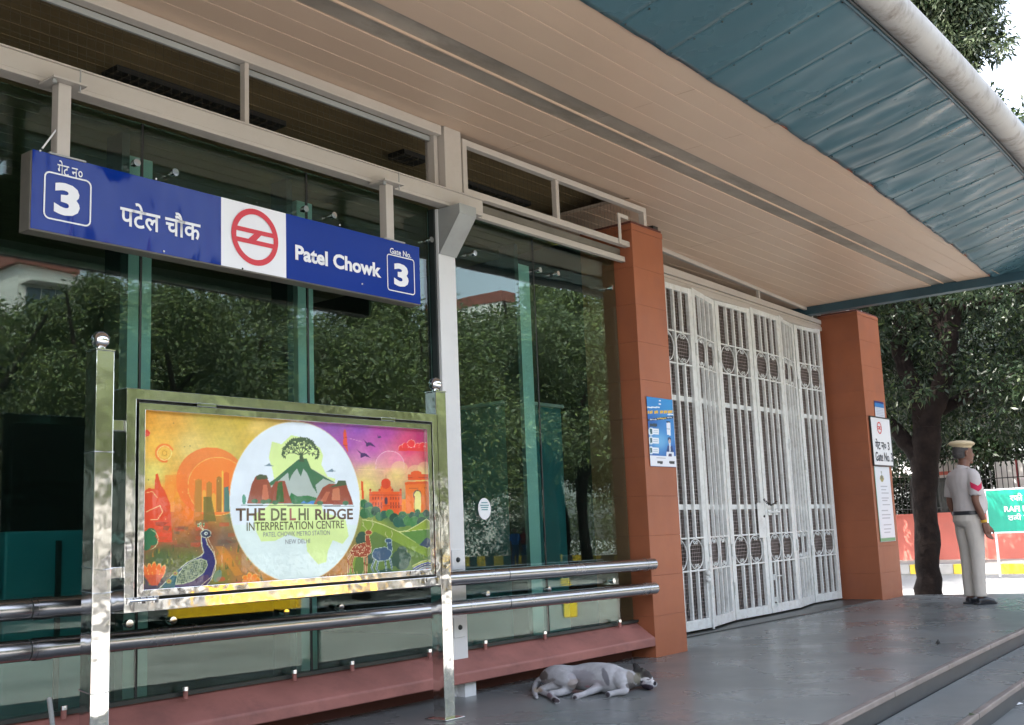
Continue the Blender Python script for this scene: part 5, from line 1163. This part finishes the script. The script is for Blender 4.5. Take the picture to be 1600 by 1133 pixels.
for i in range(110):
    a = rg.uniform(0, 6.28); q = 5.2*math.sqrt(rg.random()); r = rg.uniform(.7, 1.1); cl.append((.9+q*math.cos(a), q*math.sin(a)-.2, rg.uniform(4.0, 6.6)-.03*q*q, r, r, r*.6))  # dome of clumps above the view, added to shade the leaves below
cl = [c for c in cl if TB.x+c[0]-c[3] > 14.5 or TB.y+c[1]+c[3] < 3.6 or (c[2]+GZ-c[5] > 4.3 and TB.x+c[0] > 10)]
for i in range(46): cl.append((rg.uniform(-5.2, 1.5), rg.uniform(.5, 5.5), rg.uniform(5.6, 7.0), 1.0, 1.0, .6))  # unseen clumps over the roof, added to shade the trunk
limbs += [[tn(1484, 530, .13), tn(1478, 380, .12, .2), tn(1468, 200, .09, .4), tn(1470, 60, .06, .6), tn(1478, -20, .03, .6)], [tn(1468, 200, .06, .4), tn(1500, 110, .04, .6), tn(1530, 60, .02, .6), tn(1552, 50, .012, .6)], [tn(1470, 90, .04, .5), tn(1500, 70, .02, .6), tn(1512, 100, .01, .6)]]
topc = []
for (px, py, r) in ((1440, 5, .5), (1470, 20, .5), (1500, 10, .5), (1450, 40, .42), (1480, 55, .4), (1505, 70, .34), (1516, 92, .26), (1512, 108, .16), (1540, 45, .26), (1556, 60, .18), (1566, 74, .10), (1553, 88, .12), (1576, 58, .09), (1530, 15, .3), (1545, -5, .3), (1430, -20, .7), (1480, -30, .7), (1520, -40, .5), (1400, -10, .6), (1420, 20, .5), (1495, 88, .22), (1527, 62, .22), (1562, 30, .10)):
    q = tq(px, py, .6+rg.uniform(-.3, .3)); topc.append((q.x, q.y, q.z, r*.72, r*.72, r*.72))
for k in range(60):
    px = rg.uniform(1380, 1560); py = rg.uniform(60, 400); py = max(py, (px-1330)*1.02-60+70); q = tq(px, py, rg.uniform(-.3, 1.8)); cl.append((q.x, q.y, q.z, .6, .6, .5))
tm, cm = tree_parts(limbs, cl, 215000, .105, .034, 11, [M['leaf'], M['leafolive']], .55, .2)  # the share of brighter leaves stands in for sun spots
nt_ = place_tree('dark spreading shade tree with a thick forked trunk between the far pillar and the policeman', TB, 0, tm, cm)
V, F = leaf_cloud(topc, 30000, .11, .036, 12, .7); o = link('bough', np_mesh('bough', V, F, [M['leafsun'], M['leaf']], mi=(np.random.default_rng(4).random(30000) < .45).astype(int)), nt_); o['kind'] = 'stuff'  # top boughs take the lighter leaves, painted as if sunlit

# generic tree kinds, reused
def generic(seed, H, Rc, n, L, Wd, mats, mix):
    r_ = random.Random(seed); limbs = [[(0, 0, 0, .22), (.05, .02, H*.18, .18), (-.04, .05, H*.36, .16)]]; cl = []
    for k in range(7):
        a = k*.9+r_.uniform(-.3, .3); q = Rc*r_.uniform(.4, .85); z = H*r_.uniform(.55, .9)
        limbs.append([(-.04, .05, H*.34, .11), (q*.35*math.cos(a), q*.35*math.sin(a), H*.5, .08), (q*.8*math.cos(a), q*.8*math.sin(a), z, .03)])
    for k in range(38):
        a = r_.uniform(0, 6.28); q = Rc*math.sqrt(r_.random())*.92; z = H*(.36+.60*r_.random()*(1-.35*q/Rc)); r = r_.uniform(.45, .95)*Rc/3; cl.append((q*math.cos(a), q*math.sin(a), z, r, r, r*.75))
    return tree_parts(limbs, cl, n, L, Wd, seed, mats, .4, mix)
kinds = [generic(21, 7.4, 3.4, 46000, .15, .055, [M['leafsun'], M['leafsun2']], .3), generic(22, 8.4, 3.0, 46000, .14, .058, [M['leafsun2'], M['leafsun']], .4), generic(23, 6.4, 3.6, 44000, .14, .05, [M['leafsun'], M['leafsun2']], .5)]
TP = list(enumerate([(1.5, -15.0, 1, .9, 1.0), (6.5, -13.5, 0, .95, 2.0), (10.0, -15.5, 2, 1.05, 0.4), (13.8, -13.2, 1, .86, 1.3), (17.2, -14.6, 0, .98, 3.3), (20.8, -12.8, 2, 1.1, 5.1), (24.5, -14.4, 1, .92, .2), (29.0, -12.6, 0, 1.1, 1.9), (34.5, -15.0, 1, 1.05, 4.1), (40.5, -13.0, 2, 1.25, .9), (48, -16, 0, 1.3, 2.2), (-4.5, -14.0, 2, 1.0, 2.8), (-11, -15.5, 0, 1.1, .6),
    (4, -21, 0, 1.25, .3), (10, -22, 1, 1.2, 2.3), (16.3, -21.5, 2, 1.35, 1.3), (22, -22, 0, 1.3, 4.3), (27.5, -21, 1, 1.35, 3.0), (33, -22.5, 2, 1.5, 5.0), (39, -21, 0, 1.5, 1.0), (45, -24, 1, 1.6, 2.0), (53, -23, 2, 1.7, .5), (60, -20, 0, 1.7, .9)]))
ORD = ['first', 'second', 'third', 'fourth', 'fifth', 'sixth', 'seventh', 'eighth', 'ninth', 'tenth', 'eleventh', 'twelfth', 'thirteenth', 'fourteenth', 'fifteenth']
KD = ['dense green', 'tall pale green', 'olive broad']
rowf = sorted([q[1][0] for q in TP if q[1][1] > -18]); rowb = sorted([q[1][0] for q in TP if q[1][1] <= -18])
for i, (x, y, k, sc, rz) in TP:
    tm, cm = kinds[k]; row = rowf if y > -18 else rowb
    place_tree('%s roadside tree mirrored in the glass, %s from left in %s row' % (KD[k], ORD[row.index(x)], 'nearer' if y > -18 else 'farther'), (x, y, GZ), rz, tm, cm, sc*1.16, 'roadside trees mirrored in the glass')
cl = [(x, .6*rg.uniform(-1, 1), rg.uniform(.3, 2.3), 1.0, .6, .6) for x in np.arange(0, 27, .45)]+[(x, -14.5+.6*rg.uniform(-1, 1), z, 1.2, .6, .9) for x in np.arange(41, 80, .8) for z in (.6, 2, 3.4)]
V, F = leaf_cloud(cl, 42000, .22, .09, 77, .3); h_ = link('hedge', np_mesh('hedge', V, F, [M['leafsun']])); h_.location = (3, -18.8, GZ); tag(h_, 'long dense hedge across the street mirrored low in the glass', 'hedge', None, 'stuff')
# trees behind the right hand wall, and the tall one over the canopy edge
BK = [(26.0, 12.5, 0, 1.15), (33, 15.5, 2, 1.4), (37, 12.6, 1, 1.25), (35, 6.0, 0, 1.25), (37.5, 2.2, 2, 1.3), (44, 14, 1, 1.5), (46, 7, 0, 1.6), (45, 0, 1, 1.4), (36.0, 18.5, 1, 1.2), (50, 20, 2, 1.6)]
dkinds = []
for tm, cm in kinds:
    c2 = cm.copy(); c2.materials.clear(); c2.materials.append(M['leaf']); c2.materials.append(M['leaflight']); dkinds.append((tm, c2))
for i, (x, y, k, sc) in enumerate(BK):
    tm, cm = dkinds[k]; place_tree('%s tree beyond the salmon boundary wall, %s counting from the far pillar' % (KD[k], ORD[i]), (x, y, GZ), i*1.7, tm, cm, sc, 'trees beyond the salmon wall')
q = at(1598, 205, 0, 19.5); T3 = Vector((q.x, q.y, GZ)); h = q.z-GZ
tm, cm = tree_parts([[(0, 0, 0, .15), (0, 0, h*.5, .1), (0, 0, h, .03)]], [(0, 0, h, .45, .5, .35), (.2, -.5, h-.2, .6, .6, .4), (0, -.9, h-.6, .7, .7, .6)], 3500, .16, .05, 41, [M['leaflight'], M['leaf']], .4, .4)
place_tree('slim tree with its pale top just clearing the gutter at the right edge', T3, 0, tm, cm)

# ================================================================ ACROSS THE ROAD (right)
# kerb blocks, alternately yellow and grey
def kerb(pts, h, wd, L, mats, label, zb=GZ):
    t = empty('kerb', label, 'kerb', (0, 0, 0)); A, B = Vector(pts[0]), Vector(pts[1]); d = (B-A).normalized(); n = int((B-A).length/L)
    shared = {}
    for i in range(n):
        k = i % len(mats)
        if k not in shared:
            m = MB(); m.bar((0, 0, h/2), (L-.012, 0, h/2), wd, h); shared[k] = m.mesh('kerb_block', M[mats[k]])
        o = link('kerb_block', shared[k], t, .012); p = A+d*(i*L); o.location = (p.x, p.y, zb); o.rotation_euler = (0, 0, math.atan2(d.y, d.x)+random.uniform(-.006, .006))
    return t
K1, K2 = at(1380, 897, 2, GZ), at(1700, 896, 2, GZ)
ka = K1+(K1-K2)*1.2; kb = K2+(K2-K1)*1.5
kerb(((ka.x, ka.y), (kb.x, kb.y)), .26, .25, .62, ['yellow', 'kerbgrey'], 'yellow and grey painted kerb across the road below the green sign')
vd = Vector((kb.x-ka.x, kb.y-ka.y, 0)).normalized(); vn = Vector((-vd.y, vd.x, 0)); 
if vn.x < 0: vn = -vn
m = MB(); a, b = Vector((ka.x, ka.y, 0))+vn*.13, Vector((kb.x, kb.y, 0))+vn*.13; m.prism([(a.x, a.y, GZ), (b.x, b.y, GZ), (b.x+vn.x*6, b.y+vn.y*6, GZ), (a.x+vn.x*6, a.y+vn.y*6, GZ)], (0, 0, .24)); struct('pavement', m, M['ground'])
# salmon wall with iron railings
wl = empty('boundary_wall', 'salmon painted boundary wall with black railings behind the policeman', 'wall', (0, 0, 0))
wa, wb = Vector((ka.x, ka.y, 0))+vn*3.8, Vector((kb.x, kb.y, 0))+vn*3.8
wtop = EYE.z+ray(1500, 803).z*(math.hypot(*(at(1500, 870, 0, (wa.x+wb.x)/2).xy))/math.hypot(*ray(1500, 803).xy))
m = MB(); m.bar((wa.x, wa.y, (GZ+wtop)/2), (wb.x, wb.y, (GZ+wtop)/2), .25, wtop-GZ); m.build('masonry', M['wallred'], wl)
m = MB(); m.bar((wa.x, wa.y, wtop+.03), (wb.x, wb.y, wtop+.03), .34, .06); m.build('coping', M['wallred'], wl)
n = int((wb-wa).length/.16); railm = MB(); railm.bar((0, 0, 0), (0, 0, 1.7), .022, .022, (0, 1, 0)); rm = railm.mesh('railing_bar', M['iron'])
i0 = max(0, n//2-140)
for i in range(i0, min(n, i0+280)): o = link('railing_bar', rm, wl); p = wa.lerp(wb, i/n); o.location = (p.x, p.y, wtop+.06)
for z in (.15, .95, 1.6): m = MB(); p = wa.lerp(wb, i0/n); q = wa.lerp(wb, min(n, i0+280)/n); m.bar((p.x, p.y, wtop+.06+z), (q.x, q.y, wtop+.06+z), .03, .03); m.build('railing_rail', M['iron'], wl)
# green road name sign
XG = at(1548, 860, 2, GZ+.24).x; XG = 27.6+1.9
def gs(px, py): return at(px, py, 0, XG)
g0, g1, g2_ = gs(1538, 765), gs(1600, 761), gs(1541, 834)
gw = 1.75; gh = g0.z-g2_.z
sgn = empty('road_sign', 'green road name sign with white lettering on two posts behind the policeman', 'road sign', (XG, g0.y, GZ), -math.pi/2)
# local x runs along world -y
zt_ = g0.z-GZ; zb_ = zt_-gh
m = MB(); m.box(0, gw, -.03, 0, zb_, zt_); m.build('panel', M['green'], sgn, bevel=.01)
MB().ring([(0.0, -.036, zb_), (gw, -.036, zb_), (gw, -.036, zt_), (0, -.036, zt_)], [(.035, -.036, zb_+.035), (gw-.035, -.036, zb_+.035), (gw-.035, -.036, zt_-.035), (.035, -.036, zt_-.035)], (0, .005, 0)).build('border', M['signwhite'], sgn)
for x in (.16, gw-.16): m = MB(); m.box(x-.025, x+.025, .001, .05, 0, zt_-.05); m.build('post', M['signwhite'], sgn)
for s, u0, u1, v0, v1, b in (('रफी मार्ग', .34, .76, .66, .88, .01), ('RAFI MARG', .25, .80, .47, .60, .03), ('ਰਫੀ ਮਾਰਗ', .29, .77, .28, .43, .01), ('\uFB92\uFEAD\uFE8E\uFEE3 \uFECA\uFBFF\uFED3\uFEAD', .50, .80, .12, .25, .01)):
    lettering(s, u0*gw, u1*gw, zb_+v0*gh, zb_+v1*gh, -.038, M['signwhite'], sgn, 'lettering', b)
m = MB(); m.prism([(.88*gw+.12*math.cos(a), -.037, zt_-.14+.1*math.sin(a)) for a in np.linspace(0, 2*math.pi, 20)[:-1]], (0, -.002, 0)); m.build('emblem', M['signwhite'], sgn)
hl = (wb-wa).length; cl = []
for i in range(int(hl/.7)):
    p = wa.lerp(wb, (i*.7)/hl)+vn*4.6; 
    for z in (.6, 1.7, 2.8, 3.7): cl.append((p.x, p.y, z, .9, .9, .8))
V, F = leaf_cloud(cl, 60000, .20, .08, 78, .3); h_ = link('hedge', np_mesh('hedge', V, F, [M['leaf']])); h_.location = (0, 0, GZ); tag(h_, 'dark tall hedge close behind the salmon wall and its railings', 'hedge', None, 'stuff')
# white canvas shelters and gate behind the railings
def tent(label, px, py, w_, h_, X, col='canvas'):
    p = at(px, py, 0, X); t = empty('canvas_shelter', label, 'shelter', (p.x, p.y, GZ)); z = p.z-GZ
    m = MB(); m.add([(-w_/2, -w_/2, z-h_), (w_/2, -w_/2, z-h_), (w_/2, w_/2, z-h_), (-w_/2, w_/2, z-h_), (0, 0, z)], [(0, 1, 4), (1, 2, 4), (2, 3, 4), (3, 0, 4), (3, 2, 1, 0)]); m.build('roof_cloth', M[col], t)
    for sx in (-1, 1):
        for sy in (-1, 1): m = MB(); m.cyl((sx*w_*.48, sy*w_*.48, 0), (sx*w_*.48, sy*w_*.48, z-h_), .03, 6); m.build('pole', M['signwhite'], t)
    return t
tent('white canvas shelter roof left of the policeman behind the trunk', 1490, 700, 1.7, .35, 36.5)
tent('white peaked shelter by the far pillar edge', 1400, 700, 1.6, .9, 34.5)
t = empty('domed_kiosk', 'small white domed kiosk with red trim left of the policeman', 'kiosk', (at(1482, 735, 0, 37.0).x, at(1482, 735, 0, 37.0).y, GZ)); z = at(1482, 716, 0, 37.0).z-GZ
m = MB(); m.ball((0, 0, z-.45), .50, 20, 12, sc=(1, 1, .9)); m.build('dome', M['canvas'], t, smooth=True); m = MB(); m.cyl((0, 0, z-.55), (0, 0, z-.44), .53, 20); m.build('trim', M['wallred'], t, smooth=True); m = MB(); m.cyl((0, 0, 0), (0, 0, z-.55), .45, 20); m.build('drum', M['dark'], t, smooth=True)
t = empty('white_gate_screen', 'white screen panels with red edge behind the railings right of the policeman', 'screen', (36.2, at(1555, 740, 0, 36.2).y, GZ)); 
for k in range(2):
    y0 = -.62-k*.70; zc = at(1555, 722, 0, 36.2).z-GZ; m = MB(); m.box(-.03, .03, y0, y0+.62, 1.0, zc); m.build('panel', M['canvas'], t); m = MB(); m.box(-.04, .04, y0-.06, y0-.005, .0, zc+.03); m.build('frame', M['maroon'], t)

# ================================================================ ACROSS THE FORECOURT (mirrored in glass and steel)
kerb(((16.6, -2.9), (25.0, -9.2)), .26, .25, .60, ['yellow', 'kerbblack'], 'yellow and black kerb beside the forecourt, mirrored between the rails')
kerb(((39.4, -14), (45.5, -36.0)), .50, .3, .75, ['yellow', 'kerbblack'], 'yellow and black kerb far along the street, mirrored in the right hand glass')
def mirror_pt(px, py, yplane):          # where the line reflected by the glass meets y = yplane
    d = ray(px, py); t_ = (YG-EYE.y)/d.y; Q = EYE+d*t_; dm = Vector((d.x, -d.y, d.z)); return Q+dm*((yplane-Q.y)/dm.y)
def barricade(label, x, y, rz, W=2.2):
    t = empty('barricade', label, 'barricade', (x, y, GZ), rz); m = MB(); m.box(-W/2, W/2, -.015, .015, .34, .84); m.build('panel', M['yellowsteel'], t, bevel=.004)
    frame_rect(-W/2-.04, W/2+.04, .08, .92, .05, -.025, .025).build('frame', M['yellowsteel'], t, bevel=.004)
    for s in (-1, 1): m = MB(); m.bar((s*W*.42, -.35, .02), (s*W*.42, .35, .02), .05, .04, (0, 0, 1)); m.build('foot', M['iron'], t)
    return t
barricade('yellow steel barricade standing on the forecourt, mirrored under the display board', 12.6, -7.1, 0, 3.1)
b_ = mirror_pt(806, 862, -24); make_person('pedestrian in bright blue shirt and jeans mirrored in the right hand glass', (b_.x, b_.y, GZ), 2.2, M['bluecloth'], M['denim'], False, 1.0, .016)
b_ = mirror_pt(820, 862, -24.3); make_person('pedestrian in maroon shirt and jeans mirrored in the right hand glass', (b_.x, b_.y, GZ), 1.7, M['maroon'], M['denim'], False, 1.0, .016)
# pale office building with red roof band, mirrored at upper left
p = mirror_pt(105, 470, -30); q = mirror_pt(112, 392, -30)
ob = empty('office_building', 'whitewashed office building with red band mirrored at the upper left of the glass', 'building', (p.x, -30, GZ)); H = q.z-GZ
m = MB(); m.box(-2.1, 2.3, -8, 0, 0, H-.9); m.build('wall', M['bldwhite'], ob); m = MB(); m.box(-2.3, .4, -8.2, .25, H-.9, H-.35); m.build('roof_band', M['bldred'], ob)
for i in range(4): m = MB(); m.box(-2.2+i*.85-.06, -2.2+i*.85+.06, .05, .2, H-.25, H+.5); m.build('parapet_post', M['bldwhite'], ob)
m = MB(); m.box(-2.3, .4, .08, .16, H+.42, H+.5); m.build('parapet_rail', M['bldwhite'], ob)
for fl in range(int((H-1)/3.2)+1):
    for i in range(2):
        x = -1.9+i*2.1; z = H-3.3-fl*3.2
        if z < .5: continue
        m = MB(); m.box(x, x+1.9, .005, .06, z, z+1.7); w_ = m.build('window', M['bldwhite'], ob)
        for k in range(3): m = MB(); m.box(x+.08+k*.6, x+.62+k*.6, .062, .07, z+.1, z+1.6); m.build('pane', M['bldglass'], w_)
        m = MB(); m.box(x-.1, x+2.0, .0, .7, z+1.72, z+1.82); m.build('sunshade', M['bldwhite'], w_)
p = mirror_pt(790, 470, -34); q = mirror_pt(790, 456, -34)
ob = empty('distant_block', 'whitewashed block with red top mirrored above the trees in the right hand glass', 'building', (p.x, -34, GZ)); H = q.z-GZ
m = MB(); m.box(-.7, .7, -6, 0, 0, H-.7); m.build('wall', M['bldwhite'], ob); m = MB(); m.box(-.75, .75, -6.1, .1, H-.7, H); m.build('roof_band', M['bldred'], ob)

# litter and marks on the floor
for lab, (px, py), z, s in (('white scrap of paper lying on the upper stair tread near the right edge', (1591, 1101), -RIS*2, .055), ('crumpled white scrap of paper on the stair tread at the bottom edge', (1523, 1129), -RIS*2, .05)):
    q = at(px, py, 2, z); m = MB(); m.add([(q.x-s, q.y, z+.004), (q.x+s*.6, q.y-s*.4, z+.003), (q.x+s, q.y+s*.3, z+.010), (q.x-s*.2, q.y+s*.5, z+.016)], [(0, 1, 3), (1, 2, 3)])
    o = m.build('paper_scrap', M['paper']); tag(o, lab, 'litter'); sd = o.modifiers.new('t', 'SOLIDIFY'); sd.thickness = .0006
q = at(1466, 1006, 2, .002); m = MB(); m.ball((q.x, q.y, .012), .016, 10, 6, sc=(1, 1, .7)); m.tube([(q.x, q.y, .02), (q.x+.004, q.y, .032)], .005, 6); o = m.build('pebble', M['black'], None, smooth=True); tag(o, 'small black pebble on the middle of the platform floor', 'pebble')
q = at(1518, 1118, 2, -RIS); m = MB(); m.add([(q.x-.03, q.y, -RIS+.003), (q.x+.03, q.y-.01, -RIS+.004), (q.x+.02, q.y+.02, -RIS+.012)], [(0, 1, 2)]); o = m.build('leaf_litter', M['leafolive']); tag(o, 'fallen dry leaf on the stair near the bottom right', 'leaf')

# ---------------------------------------------------------------- put each Empty at the base of its thing
bpy.context.view_layer.update()
for o in list(COL.objects):
    if o.type == 'EMPTY' and o.parent is None and o.children and o.location.length < 1e-6 and o.name != 'camera':
        pts = []
        for ch in o.children:
            if ch.type == 'MESH': pts += [ch.matrix_world @ Vector(c) for c in ch.bound_box]
        if not pts: continue
        c = Vector(((min(p.x for p in pts)+max(p.x for p in pts))/2, (min(p.y for p in pts)+max(p.y for p in pts))/2, min(p.z for p in pts)))
        o.location = c
        for ch in o.children: ch.location = ch.location-c
